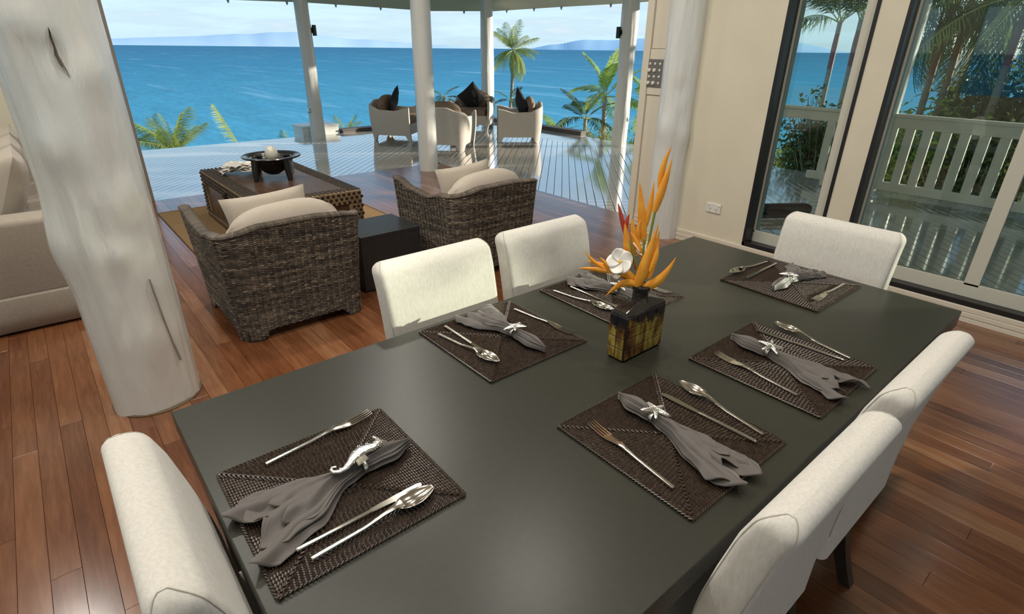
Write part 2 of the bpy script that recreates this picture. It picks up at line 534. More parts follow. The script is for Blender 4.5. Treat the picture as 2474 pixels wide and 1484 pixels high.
def window(name, y0, y1, z0, z1, label, stiles):
    w = thing(name, label, 'window', (XW, (y0 + y1) / 2, z0))
    w['kind'] = 'structure'
    inv = Matrix.Translation(-Vector(w.location))
    def part(nm, mm, mt, bev=0.002):
        mm.v = [tuple(Vector(p) - Vector(w.location)) for p in mm.v]
        return mm.build(nm, mt, w, smooth=False, bevel=bev)
    f = MB(); t_ = 0.042
    for a, b, c, d in ((y0, y0 + 0.012, z0, z1), (y1 - 0.012, y1, z0, z1), (y0, y1, z0, z0 + 0.012), (y0, y1, z1 - 0.012, z1)):
        f.box(XW - 0.004, XW + 0.13, a, b, c, d)
    f.box(XW - 0.006, XW + 0.01, y0 - 0.004, y0 + 0.02, z0, z1); f.box(XW - 0.006, XW + 0.01, y1 - 0.02, y1 + 0.004, z0, z1)
    f.box(XW - 0.006, XW + 0.01, y0, y1, z0 - 0.004, z0 + 0.03); f.box(XW - 0.006, XW + 0.01, y0, y1, z1 - 0.03, z1 + 0.004)
    part('outer_frame', f, black_m)
    s = MB(); xs0, xs1 = XW + 0.12, XW + 0.16
    s.box(xs0, xs1, y0 + 0.012, y1 - 0.012, z0 + 0.012, z0 + 0.105)
    s.box(xs0, xs1, y0 + 0.012, y1 - 0.012, z1 - 0.10, z1 - 0.012)
    part('sash_rail', s, sash_m)
    for a, b in stiles:
        s = MB(); s.box(xs0, xs1, a, b, z0 + 0.09, z1 - 0.09)
        part('sash_stile', s, sash_m)
    ed = [y0 + 0.012] + sorted(v for st in stiles[1:-1] for v in st) + [y1 - 0.012] if len(stiles) > 2 else [stiles[0][1], stiles[-1][0]]
    if len(stiles) > 2: ed[0] = stiles[0][1]; ed[-1] = stiles[-1][0]
    for i in range(0, len(ed), 2):
        p = MB(); p.box(XW + 0.137, XW + 0.143, ed[i], ed[i + 1], z0 + 0.10, z1 - 0.095)
        part('pane', p, glass_m, 0)
    return w
window('window_1', W1a, W1b, WS, WT, 'narrow tall window with black frame next to the white log post', [(1.512, 1.622), (2.05, 2.063)])
window('window_2', W2a, W2b, WS, WT, 'wide sliding glass window with black frame behind the end chair', [(-1.208, -1.14), (0.545, 0.625), (1.31, 1.324)])

# ---- roof over room and veranda (its underside is the ceiling)
EAVE = [(-5.0, 12.2), (3.4, 12.15), (4.65, 11.72), (6.5, 11.95), (7.7, 12.2), (8.75, 11.05), (8.74, 8.95), (8.85, 7.5), (8.8, 6.6), (8.8, 1.2), (5.4, -1.5), (5.4, -4.6), (-5.0, -4.6)]
ZE = 2.30
ctr = Vector((0.6, 2.6))
m = MB()
outer = [(p[0], p[1], ZE) for p in EAVE]
mid_ = []
for p in EAVE:
    q = ctr + (Vector(p) - ctr) * 0.36
    mid_.append((q.x, q.y, 3.9))
top = [(p[0], p[1], p[2] + 0.12) for p in outer]
topm = [(p[0], p[1], p[2] + 0.12) for p in mid_]
n = len(EAVE)
m.rings([mid_, outer, top, topm], cap0=True, cap1=True)
ceil_o = m.build('ceiling', soffit_m, smooth=False)
tag(ceil_o, 'taupe underside of the hipped roof over room and veranda', 'ceiling', kind='structure')
bolt = MB(); bolt.lathe([(0.022, 0.0), (0.022, -0.03), (0.014, -0.034), (0.014, -0.055)], 8)
bolt_me = bolt.mesh('eave_bolt'); bolt_me.materials.append(mat('bolt_grey', (0.25, 0.27, 0.28), 0.4, 0.6))
for (px, py) in ((3.40, 12.08), (4.35, 11.75), (5.3, 11.72), (6.35, 11.85), (8.25, 11.5), (8.68, 10.5), (8.67, 9.6), (8.67, 8.8), (8.75, 7.6), (8.76, 7.0)):
    place('eave_bolt', bolt_me, ceil_o, loc=(px, py, ZE))

# downlights in the flat of the ceiling
can = MB(); can.lathe([(0.16, 0.0), (0.16, -0.05), (0.13, -0.05), (0.125, -0.01)], 20, cap=False)
can_me = can.mesh('lamp_housing'); can_me.materials.append(mat('lamp_white', (0.8, 0.8, 0.78), 0.4))
for i, (lx, ly) in enumerate([(lx, ly) for lx in (-0.9, 0.6, 2.1) for ly in (0.4, 2.2, 4.0)] + [(2.7, 5.3), (3.0, 0.9), (-0.9, 5.4)]):
    zc = 3.9
    t = thing('ceiling_downlight', 'round white ceiling downlight ' + ('on the %s of the row above the %s' % (('left', 'middle', 'right')[i // 3], ('dining table', 'big log post', 'armchairs')[i % 3]) if i < 9 else ('near the inner post', 'near the narrow window', 'above the sofa')[i - 9]), 'lamp', (lx, ly, zc), group='ceiling downlights')
    place('housing', can_me, t)
    ld = bpy.data.lights.new('downlight', 'AREA'); ld.shape = 'DISK'; ld.size = 0.24; ld.energy = LAMP_W; ld.color = (1.0, 0.955, 0.875)
    lo = bpy.data.objects.new('lamp_light', ld); link(lo, t); lo.location = (0, 0, -0.056)

# ================================================================== LOG COLUMNS
def log_column(x, y, r0, r1, z0, z1, label, seed, bumps=(), nz=60, na=40, amp=0.02, kindname='log_column', lean=(0, 0)):
    t = thing(kindname, label, 'column', (x, y, z0)); t['kind'] = 'structure'
    m = MB(); rs = []
    for j in range(nz + 1):
        f = j / nz; z = f * (z1 - z0)
        r = r0 + (r1 - r0) * f
        ring = []
        for k in range(na):
            a = 2 * PI * k / na
            d = noise.noise(Vector((math.cos(a) * 1.2 + seed, math.sin(a) * 1.2, z * 0.8))) * amp
            d += noise.noise(Vector((math.cos(a) * 3.5 + seed * 2, math.sin(a) * 3.5, z * 1.1))) * amp * 0.45
            d += noise.noise(Vector((math.cos(a) * 6 - seed, math.sin(a) * 6, z * 1.6))) * amp * 0.30 + noise.noise(Vector((math.cos(a) * 9 - seed, math.sin(a) * 9, z * 9))) * amp * 0.10
            for (ba, bz, bs, bh) in bumps:
                da = (a - ba + PI) % (2 * PI) - PI
                d += bh * math.exp(-((da * r0) ** 2 + (z - bz) ** 2 * 0.6) / bs ** 2)
            ring.append(((r + d) * math.cos(a) + lean[0] * z, (r + d) * math.sin(a) + lean[1] * z, z))
        rs.append(ring)
    m.rings(rs)
    m.build('shaft', log_m, t, angle=60)
    return t

# big post by the table
big = log_column(0.14, 2.83, 0.182, 0.172, 0.0, 3.75, 'thick white painted log post standing left of the dining table', 4.2,
                 bumps=((math.radians(200), 0.80, 0.11, 0.028), (math.radians(-92), 0.76, 0.05, 0.014), (math.radians(-84), 0.70, 0.03, -0.005), (math.radians(-75), 0.98, 0.05, 0.010), (math.radians(-60), 1.45, 0.06, 0.014), (math.radians(-55), 1.01, 0.05, 0.013), (math.radians(-88), 1.52, 0.04, -0.012), (math.radians(-115), 1.62, 0.06, 0.02), (math.radians(-120), 1.2, 0.07, 0.016), (math.radians(-70), 0.35, 0.1, 0.012)), nz=140, na=96, amp=0.018)
def surf_crack(parent, pts, r, w, mt, name='crack'):
    m = MB()
    l, rr = [], []
    for (a, z, ww) in pts:
        a = math.radians(a)
        for s, lst in ((-1, l), (1, rr)):
            aa = a + s * ww / r
            lst.append((r * math.cos(aa), r * math.sin(aa), z))
    i = [((p[0] + q[0]) / 2 * 0.93, (p[1] + q[1]) / 2 * 0.93, (p[2] + q[2]) / 2) for p, q in zip(l, rr)]
    m.rings([l, i, rr], closed=False)
    m.build(name, mt, parent, smooth=False)
crack_m = mat('bare_wood_crack', (0.34, 0.30, 0.26), 0.8)
surf_crack(big, [(-64, 0.64, 0.0004), (-63.6, 0.58, 0.0011), (-62, 0.51, 0.0006), (-61.2, 0.45, 0.0015), (-60, 0.40, 0.0013), (-57.5, 0.32, 0.0006), (-55, 0.27, 0.0006), (-53, 0.22, 0.0003)], 0.196, 0.003, crack_m)
surf_crack(big, [(-88.5, 1.60, 0.0005), (-89, 1.565, 0.005), (-88.5, 1.535, 0.0045), (-89, 1.51, 0.007), (-87.5, 1.485, 0.008), (-85.5, 1.465, 0.005), (-83, 1.44, 0.0005)], 0.188, 0.003, crack_m, 'knot_hole')
m = MB(); m.lathe([(0.189, 0.0), (0.190, 0.004), (0.183, 0.008)], 48)
m.build('floor_joint', mat('joint_brown', (0.13, 0.09, 0.05), 0.8), big)  # narrow brown ring round the foot of the post

log_column(4.13, 6.69, 0.128, 0.122, 0.0, 3.6, 'plain white log post at the corner of the timber floor', 9.1, nz=40, na=32, amp=0.006)
pl = log_column(4.16, 10.60, 0.125, 0.112, ZD, 2.85, 'white veranda post behind the coffee chest', 1.7, bumps=((math.radians(-60), 0.6, 0.09, 0.012),), amp=0.016)
log_column(8.05, 10.40, 0.142, 0.130, ZD, 2.75, 'white veranda post behind the far wicker chair', 5.5, amp=0.018)
prr = log_column(8.02, 6.53, 0.128, 0.132, ZD, 2.75, 'white veranda post nearest the window wall', 7.3, bumps=((math.radians(-100), 0.5, 0.1, 0.012),), amp=0.02)
log_column(7.62, 2.33, 0.11, 0.125, ZD, 2.75, 'white veranda post behind the glass, beside the balustrade', 2.9, amp=0.012)
log_column(4.23, 2.86, 0.155, 0.15, 0.0, 3.6, 'white painted log post set into the window wall', 12.4, bumps=((math.radians(180), 0.95, 0.09, 0.02), (math.radians(250), 0.9, 0.08, 0.015), (math.radians(215), 1.25, 0.06, -0.012)), nz=90, na=56, amp=0.016)
# wall lights and metal hooks on the two outer posts
def wall_light(x, y, z, az, label):
    t = thing('wall_light', label, 'wall light', (x, y, z), az, group='veranda post lights')
    m = MB(); m.lathe([(0.036, -0.085), (0.036, 0.085)], 20, (0.055, 0, 0)); m.build('cylinder_shade', black_m, t)
    m = MB(); m.tube([(-0.02, 0, 0), (0.012, 0, 0), (0.022, 0, 0)], [0.055, 0.055, 0.03], 18); m.build('mount_plate', black_m, t)
    m = MB(); m.lathe([(0.028, -0.0865), (0.028, -0.0855)], 16, (0.055, 0, 0)); m.build('lens', mat('lens', (0.5, 0.5, 0.48), 0.3), t)
wall_light(4.16 + 0.10, 10.60 - 0.05, 1.80, math.radians(-20), 'black cylinder light on the post behind the coffee chest')
wall_light(8.02 - 0.09, 6.53 + 0.08, 1.80, math.radians(140), 'black cylinder light on the post nearest the window wall')
def hook(x, y, z, az, label):
    t = thing('metal_cleat', label, 'hook', (x, y, z), az, group='metal cleats on posts')
    m = MB(); m.tube([(-0.03, 0, 0), (0.014, 0, 0), (0.02, 0, 0)], [0.04, 0.04, 0.02], 16); m.build('base_plate', steel_m, t)
    m = MB(); m.tube([(0.015, 0.02 * math.cos(a), 0.028 * math.sin(a) - 0.01) for a in [PI * k / 6 - PI * 0.5 for k in range(9)]], 0.007, 8); m.build('ring_hook', steel_m, t)
hook(4.16 - 0.122, 10.60 - 0.02, 0.47, math.radians(175), 'small metal cleat on the post behind the coffee chest')
hook(8.02 + 0.03, 6.53 - 0.128, 0.45, math.radians(-75), 'small metal cleat on the post nearest the window wall')

# ================================================================== DECK EDGE THINGS
def simple_box(name, label, cat, x0, x1, y0, y1, z0, z1, mt, bev=0.01, lid=None):
    t = thing(name, label, cat, ((x0 + x1) / 2, (y0 + y1) / 2, z0))
    m = MB(); m.box(-(x1 - x0) / 2, (x1 - x0) / 2, -(y1 - y0) / 2, (y1 - y0) / 2, 0, z1 - z0); m.build('body', mt, t, smooth=False, bevel=bev)
    m = MB(); m.box(-(x1 - x0) / 2 - 0.02, (x1 - x0) / 2 + 0.02, -(y1 - y0) / 2 - 0.02, (y1 - y0) / 2 + 0.02, z1 - z0, z1 - z0 + 0.03); m.build('capping', lid or mt, t, smooth=False, bevel=bev)
    return t
kerb_m = mat('kerb_dark', (0.10, 0.085, 0.075), 0.6)
simple_box('white_bin', 'low white timber box at the deck edge behind a veranda post', 'box', 4.02, 4.75, 11.0, 11.5, -0.3, 0.12, rail_m)
simple_box('kerb_beam', 'dark kerb along the deck edge left of the wicker chairs', 'kerb', 4.8, 6.6, 10.94, 11.12, -0.3, 0.02, kerb_m)
simple_box('kerb_beam', 'dark kerb along the deck edge right of the wicker chairs', 'kerb', 8.42, 8.58, 7.85, 10.9, -0.3, 0.03, kerb_m)

# balustrade outside the windows
def baluster_mesh(h):
    m = MB(); m.box(-0.02, 0.02, -0.045, 0.045, 0, h)
    me = m.mesh('baluster', False); me.materials.append(rail_m); return me
t = thing('balustrade', 'white timber balustrade on the deck seen through the windows', 'balustrade', (7.60, 1.0, ZD))
m = MB(); m.box(-0.055, 0.055, -5.6, 2.9, 0.905, 0.94); m.box(-0.03, 0.03, -5.6, 2.9, 0.79, 0.905); m.build('top_rail', rail_m, t, smooth=False, bevel=0.006)
m = MB(); m.box(-0.03, 0.03, -5.6, 2.05, 0.085, 0.18); m.build('bottom_rail', rail_m, t, smooth=False, bevel=0.006)
bme = baluster_mesh(0.62)
yy = 1.93
while yy > -3.5:
    place('baluster', bme, t, loc=(0, yy - 0.04, 0.175)); yy -= 0.170
for yy in (1.82, 0.0, -1.9):
    m = MB(); m.box(-0.035, 0.035, yy - 0.035, yy + 0.035, 0.02, 0.1); m.build('post_foot', rail_m, t, smooth=False)
# lower stair handrail beyond
t = thing('stair_rail', 'sloping white stair handrail beyond the balustrade', 'handrail', (10.3, 2.6, -0.4))
def beam(m, a, b, w, h):
    a, b = Vector(a), Vector(b); d = (b - a); L = d.length; d.normalize()
    x = d; y = Vector((0, 0, 1)).cross(x).normalized(); z = x.cross(y)
    M = Matrix((x, y, z)).transposed().to_4x4(); M.translation = a
    m.box(0, L, -w / 2, w / 2, -h / 2, h / 2, M=M)
m = MB(); beam(m, (-0.4, -0.3, 0.25), (0.8, 0.9 - 0.3, 0.85), 0.16, 0.06); m.build('hand_rail', rail_m, t, smooth=False, bevel=0.006)
for k in range(7):
    f = k / 6; m = MB(); m.box(-0.02, 0.02, -0.03, 0.03, -0.4, 0.60 * f + 0.22); m.build('baluster', rail_m, t, smooth=False, loc=(-0.4 + 1.2 * f, -0.3 + 0.9 * f, 0.0))
# dark bolster lying on deck outside the narrow window
t = thing('deck_bolster', 'long charcoal bolster lying on the deck outside the narrow window', 'bolster', (5.83, 2.46, ZD))
m = rbox(-0.26, 0.26, -0.075, 0.075, 0.03, 0.13, 0.04, 4); m.build('cover', mat('charcoal_fabric', (0.035, 0.04, 0.045), 0.9), t, rot=(0, 0, math.radians(-33)))
m = MB(); m.box(-0.28, 0.24, -0.06, 0.06, 0, 0.04); m.build('base_board', black_m, t, smooth=False, rot=(0, 0, math.radians(-33)))

# ================================================================== SEA, ISLANDS, HILLSIDE
def sea_mat():
    g = bpy.data.materials.new('sea_water'); g.use_nodes = True
    t = g.node_tree; b = t.nodes['Principled BSDF']
    b.inputs['Roughness'].default_value = 0.55
    b.inputs['Specular IOR Level'].default_value = 0.12
    c = t.nodes.new('ShaderNodeTexCoord')
    ln = t.nodes.new('ShaderNodeVectorMath'); ln.operation = 'LENGTH'
    t.links.new(c.outputs['Object'], ln.inputs[0])
    lg = t.nodes.new('ShaderNodeMath'); lg.operation = 'LOGARITHM'; lg.inputs[1].default_value = 10
    t.links.new(ln.outputs['Value'], lg.inputs[0])
    mr = t.nodes.new('ShaderNodeMapRange'); mr.inputs[1].default_value = 1.8; mr.inputs[2].default_value = 3.4
    t.links.new(lg.outputs[0], mr.inputs[0])
    r = t.nodes.new('ShaderNodeValToRGB'); e = r.color_ramp
    e.elements[0].position = 0; e.elements[0].color = (0.105, 0.42, 0.53, 1)      # reef shallows near shore
    e.elements[1].position = 1; e.elements[1].color = (0.008, 0.165, 0.275, 1)     # open water
    k = e.elements.new(0.30); k.color = (0.058, 0.335, 0.455, 1)
    k = e.elements.new(0.6); k.color = (0.022, 0.235, 0.355, 1)
    t.links.new(mr.outputs[0], r.inputs[0])
    def nz_(sc, scale, d=6):
        mpn = t.nodes.new('ShaderNodeMapping'); mpn.inputs['Scale'].default_value = sc; mpn.inputs['Rotation'].default_value = (0, 0, math.radians(42))
        t.links.new(c.outputs['Object'], mpn.inputs[0])
        n = t.nodes.new('ShaderNodeTexNoise'); n.inputs['Scale'].default_value = scale; n.inputs['Detail'].default_value = d; n.inputs['Roughness'].default_value = 0.65
        t.links.new(mpn.outputs[0], n.inputs['Vector']); return n
    n1 = nz_((0.02, 0.004, 0.02), 6.0)
    n2 = nz_((0.5, 0.15, 0.5), 1.0, 8)
    mx1 = t.nodes.new('ShaderNodeMixRGB'); mx1.blend_type = 'OVERLAY'; mx1.inputs[0].default_value = 0.35
    t.links.new(r.outputs[0], mx1.inputs[1]); t.links.new(n1.outputs['Fac'], mx1.inputs[2])
    mx2 = t.nodes.new('ShaderNodeMixRGB'); mx2.blend_type = 'OVERLAY'; mx2.inputs[0].default_value = 0.45
    t.links.new(mx1.outputs[0], mx2.inputs[1]); t.links.new(n2.outputs['Fac'], mx2.inputs[2])
    # foam streaks
    n3 = nz_((0.045, 0.0065, 0.05), 1.0, 7)
    fr = t.nodes.new('ShaderNodeValToRGB'); fr.color_ramp.elements[0].position = 0.56; fr.color_ramp.elements[0].color = (0, 0, 0, 1); fr.color_ramp.elements[1].position = 0.70; fr.color_ramp.elements[1].color = (0.6, 0.6, 0.6, 1)
    t.links.new(n3.outputs['Fac'], fr.inputs[0])
    mx3 = t.nodes.new('ShaderNodeMixRGB'); t.links.new(fr.outputs[0], mx3.inputs[0]); t.links.new(mx2.outputs[0], mx3.inputs[1]); mx3.inputs[2].default_value = (0.36, 0.60, 0.72, 1)
    t.links.new(mx3.outputs[0], b.inputs['Base Color'])
    bp = t.nodes.new('ShaderNodeBump'); bp.inputs['Strength'].default_value = 0.3; bp.inputs['Distance'].default_value = 0.5
    t.links.new(n2.outputs['Fac'], bp.inputs['Height']); t.links.new(bp.outputs[0], b.inputs['Normal'])
    return g
ZS = -15.0
m = MB()
radii = [30, 60, 120, 250, 500, 1000, 2000, 4000, 8000, 16000]
m.rings([[(r * math.cos(2 * PI * k / 64), r * math.sin(2 * PI * k / 64), 0) for k in range(64)] for r in radii], cap0=False, cap1=False)
m.f = [tuple(reversed(f)) for f in m.f]
so = m.build('sea', sea_mat(), smooth=False, loc=(0, 0, ZS))
so.rotation_euler = (0, 0, 0)
tag(so, 'blue sea stretching to the horizon', 'sea', kind='structure')
for me_ in (so.data,):
    bm = bmesh.new(); bm.from_mesh(me_); bmesh.ops.recalc_face_normals(bm, faces=bm.faces)
    if sum(f.normal.z for f in bm.faces) < 0: bmesh.ops.reverse_faces(bm, faces=bm.faces)
    bm.to_mesh(me_); bm.free()

def ridge(name, label, a0, a1, D, prof, mt, seed, depth=2600):
    """a hazy island: ridge line over an arc of bearings"""
    m = MB(); n = 90
    front, crest, back = [], [], []
    for i in range(n + 1):
        f = i / n; a = math.radians(a0 + (a1 - a0) * f)
        h = 0
        for k in range(len(prof) - 1):
            if prof[k][0] <= f <= prof[k + 1][0]:
                u = (f - prof[k][0]) / (prof[k + 1][0] - prof[k][0]); u = u * u * (3 - 2 * u)
                h = prof[k][1] + (prof[k + 1][1] - prof[k][1]) * u
        h *= 1 + 0.14 * noise.noise(Vector((f * 9, seed, 0))) + 0.07 * noise.noise(Vector((f * 26, seed, 3)))
        for lst, dd, hh in ((front, D, -4), (crest, D + depth * 0.5, h), (back, D + depth, -4)):
            lst.append((dd * math.cos(a), dd * math.sin(a), ZS + max(hh, -4)))
    m.rings([front, crest, back], closed=False)
    o = m.build(name, mt, smooth=True, angle=80)
    return tag(o, label, 'island')
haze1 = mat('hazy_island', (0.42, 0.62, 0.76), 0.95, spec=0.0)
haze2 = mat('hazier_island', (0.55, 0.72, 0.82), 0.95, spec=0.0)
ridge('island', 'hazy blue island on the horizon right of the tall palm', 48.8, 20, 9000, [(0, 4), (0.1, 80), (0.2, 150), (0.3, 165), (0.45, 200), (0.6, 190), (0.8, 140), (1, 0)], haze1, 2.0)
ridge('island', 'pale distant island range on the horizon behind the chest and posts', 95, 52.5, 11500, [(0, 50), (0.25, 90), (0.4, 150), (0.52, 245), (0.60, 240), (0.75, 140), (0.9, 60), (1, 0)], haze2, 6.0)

def ground_h(d): return -1.1 - 0.27 * max(0, d - 9)
m = MB(); rs = []
for r in (8.5, 11, 13, 16, 20, 26, 34, 45, 58, 70):
    rs.append([(3 + r * math.cos(math.radians(a)), 3 + r * math.sin(math.radians(a)), max(ground_h(r + 3) + 0.5 * noise.noise(Vector((r * 0.3, a * 0.1, 0))), -16)) for a in range(-60, 131, 5)])
m.rings(rs, closed=False)
go = m.build('ground_hillside', mat('hill_green', (0.05, 0.075, 0.02), 0.95, spec=0.1, var=((0.09, 0.085, 0.03), 0.7, (1, 1, 1))), smooth=True)
tag(go, 'overgrown green hillside dropping to the sea', 'hillside', kind='structure')

# ================================================================== PALMS AND SHRUBS
def leaf_mat(name, c1, c2):
    m = mat(name, c1, 0.45, spec=0.4, var=(c2, 1.5, (1, 1, 1)))
    t = m.node_tree; b = t.nodes['Principled BSDF']
    b.inputs['Subsurface Weight'].default_value = 0.0
    o = t.nodes['Material Output']
    tr = t.nodes.new('ShaderNodeBsdfTranslucent'); tr.inputs[0].default_value = (c2[0] * 1.6, c2[1] * 1.5, c2[2], 1)
    mx = t.nodes.new('ShaderNodeMixShader'); mx.inputs[0].default_value = 0.35
    t.links.new(b.outputs[0], mx.inputs[1]); t.links.new(tr.outputs[0], mx.inputs[2]); t.links.new(mx.outputs[0], o.inputs[0])
    return m
coco_m = leaf_mat('coconut_leaf', (0.10, 0.16, 0.03), (0.30, 0.34, 0.08))
areca_m = leaf_mat('areca_leaf', (0.12, 0.24, 0.03), (0.32, 0.42, 0.07))
dark_m = leaf_mat('dark_palm_leaf', (0.035, 0.06, 0.025), (0.08, 0.12, 0.04))
yel_m = leaf_mat('yellow_leaf', (0.30, 0.30, 0.04), (0.45, 0.40, 0.05))
trunk_m = mat('palm_trunk', (0.22, 0.20, 0.155), 0.8, var=((0.32, 0.285, 0.225), 3, (1, 1, 8)))
rach_m = mat('rachis', (0.34, 0.36, 0.10), 0.5)
red_m = mat('red_crownshaft', (0.24, 0.075, 0.045), 0.6)

def frond_meshes(L, droop, nl, ll, lw, leafmat, seed, hang=0.3, vee=0.5, start=0.18):
    """local frond: starts at origin along +x, droops towards -z; returns (rachis mesh, leaflet mesh)"""
    rg = random.Random(seed)
    pts = []
    n = 14
    for i in range(n + 1):
        f = i / n
        pts.append(Vector((L * f * (1 - 0.18 * droop * f), 0.04 * L * math.sin(f * 2 + seed), -droop * L * 0.55 * f ** 2.2)))
    rm = MB(); rm.tube(pts, [0.022 * L / 2.5 * (1 - 0.85 * i / n) + 0.002 for i in range(n + 1)], 5)
    lm = MB()
    for i in range(nl):
        f = start + (1 - start) * i / (nl - 1)
        q = f * n; k = min(int(q), n - 1); p = pts[k].lerp(pts[k + 1], q - k); d = (pts[k + 1] - pts[k]).normalized()
        ln = ll * (math.sin(PI * (0.15 + 0.8 * (f - start) / (1 - start))) ** 0.7) * rg.uniform(0.85, 1.1)
        for s in (-1, 1):
            side = Vector((0, s, 0))
            up = d.cross(side) * s
            out_ = (d * rg.uniform(0.45, 0.75) + side * 1.0 + Vector((0, 0, 1)) * (vee * (1 - f) - hang * 0.6)).normalized()
            a = p
            b = p + out_ * ln * 0.5
            c = p + out_ * ln * 0.92 + Vector((0, 0, -hang * ln * rg.uniform(0.6, 1.2)))
            w = d * lw * 0.5
            lm.add([a - w * 0.4, a + w * 0.4, b + w, c, b - w], [(0, 1, 2, 4), (4, 2, 3)])
    r_me = rm.mesh('rachis'); r_me.materials.append(rach_m)
    l_me = lm.mesh('leaflets', True, 60); l_me.materials.append(leafmat)
    return r_me, l_me

def add_frond(parent, fm, loc, az, el, scale=1.0, roll=0.0):
    o = place('frond', fm[0], parent, loc=loc)
    o.rotation_euler = Euler((roll, -el, az), 'XYZ')
    o.scale = (scale,) * 3
    l = place('leaflets', fm[1], o)
    return o

def palm(name, label, cat, base, crown, tr0, tr1, fms, n, seed, el_rng=(-0.5, 1.1), group=None, shaft=None, bend=0.0, fscale=1.0, azs=None):
    rg = random.Random(seed)
    base, crown = Vector(base), Vector(crown)
    t = thing(name, label, cat, base, group=group)
    c = crown - base
    m = MB()
    path = [c * (k / 10) + Vector((bend * math.sin(PI * k / 10), 0.4 * bend * math.sin(PI * k / 10), 0)) for k in range(11)]
    m.tube(path, [tr0 + (tr1 - tr0) * k / 10 for k in range(11)], 12)
    m.build('trunk', trunk_m, t, angle=70)
    if shaft:
        m = MB(); m.tube([c - Vector((0, 0, shaft)), c - Vector((0, 0, shaft * 0.5)), c], [tr1 * 1.05, tr1 * 1.15, tr1 * 0.8], 12); m.build('crownshaft', red_m, t, angle=70)
    for k in range(n):
        az = (azs[k] if azs else 2 * PI * k / n * 2.4 + rg.uniform(-0.3, 0.3))
        el = el_rng[1] + (el_rng[0] - el_rng[1]) * (k / max(1, n - 1)) + rg.uniform(-0.12, 0.12)
        fi = 0 if el > 0.5 else (1 if el > 0 else 2)
        add_frond(t, fms[min(fi, len(fms) - 1)], c, az, el, fscale * rg.uniform(0.85, 1.1), rg.uniform(-0.3, 0.3))
    return t

coco = [frond_meshes(2.9, 0.40, 56, 0.85, 0.032, coco_m, 1, 0.55, 0.35, 0.12), frond_meshes(2.9, 0.8, 56, 0.85, 0.032, coco_m, 2, 0.75, 0.2, 0.12), frond_meshes(2.9, 1.0, 56, 0.8, 0.032, coco_m, 3, 0.9, 0.0, 0.12)]
palm('coconut_palm', 'tall slender coconut palm rising right of the veranda corner post', 'palm', (37.9, 46.5, -12), (38.73, 45.83, 1.34), 0.23, 0.14, coco, 26, 5, (-1.0, 1.4), bend=0.5, fscale=1.0)
palm('coconut_palm', 'bushy coconut palm top showing over the deck edge left of the chest', 'palm', (4.9, 29.6, -7), (4.88, 29.6, -3.0), 0.25, 0.2, coco, 18, 8, (0.25, 1.4), fscale=0.74)
palm('coconut_palm', 'palm with a single upright frond showing above the deck edge behind the chest', 'palm', (5.62, 21.3, -5), (5.62, 21.25, -2.1), 0.15, 0.12, [frond_meshes(2.9, 0.08, 56, 0.75, 0.04, coco_m, 9, 0.45, 0.3, 0.12)], 1, 8, (1.32, 1.32), fscale=0.62, azs=[math.radians(170)])
palm('coconut_palm', 'palm with long drooping fronds beside the big log post, beyond the deck', 'palm', (2.6, 29.8, -7), (2.75, 29.8, -2.9), 0.2, 0.16, coco, 5, 18, (0.2, 0.8), fscale=0.6)
palm('coconut_palm', 'small palm tuft at the deck edge left of the white box', 'palm', (7.0, 20.9, -4), (7.05, 20.9, -2.2), 0.1, 0.08, coco, 9, 21, (0.6, 1.4), fscale=0.36)
palm('coconut_palm', 'little curling palm top above the dark kerb beside the left wicker chair', 'palm', (9.8, 21.9, -4), (9.8, 21.9, -1.6), 0.12, 0.1, coco, 7, 33, (0.3, 1.2), fscale=0.27)
areca = [frond_meshes(1.5, 0.35, 26, 0.46, 0.055, areca_m, 4, 0.15, 0.7), frond_meshes(1.5, 0.7, 26, 0.46, 0.055, areca_m, 6, 0.35, 0.5), frond_meshes(1.4, 0.9, 24, 0.42, 0.05, areca_m, 7, 0.5, 0.3)]
areca_d = [frond_meshes(1.3, 0.5, 22, 0.42, 0.05, dark_m, 14, 0.2, 0.6), frond_meshes(1.3, 0.8, 22, 0.42, 0.05, dark_m, 16, 0.4, 0.4)]
palm('areca_palm', 'bright yellow green palm beside the veranda post nearest the window wall', 'palm', (9.85, 8.45, -1.6), (9.82, 8.5, 0.62), 0.06, 0.045, areca, 8, 40, (-0.1, 1.4), fscale=0.78)
palm('areca_palm', 'darker palm with spreading fronds left of the bright yellow green palm', 'palm', (9.78, 9.0, -1.6), (9.74, 8.96, 0.1), 0.05, 0.04, areca_d, 8, 43, (0.0, 1.2), fscale=0.72)
palm('areca_palm', 'green palm seen between the veranda post and the door jamb', 'palm', (10.6, 7.7, -1.8), (10.55, 7.75, 0.35), 0.06, 0.045, areca, 8, 47, (-0.2, 1.3), fscale=0.8)
palm('areca_palm', 'low yellow green palm just beyond the right kerb', 'palm', (11.2, 11.4, -2.4), (11.2, 11.4, -0.75), 0.05, 0.04, areca, 9, 51, (0.1, 1.2), fscale=0.5)
palm('areca_palm', 'thin dark palm fronds between the far and right wicker chairs', 'palm', (11.4, 13.6, -2.4), (11.4, 13.6, 0.1), 0.05, 0.04, areca_d, 7, 53, (0.0, 0.9), fscale=0.5)
palm('areca_palm', 'thin dark palm fronds left of the far wicker chair', 'palm', (9.2, 13.9, -2.4), (9.25, 13.95, 0.25), 0.05, 0.04, areca_d, 6, 57, (0.0, 0.9), fscale=0.5)
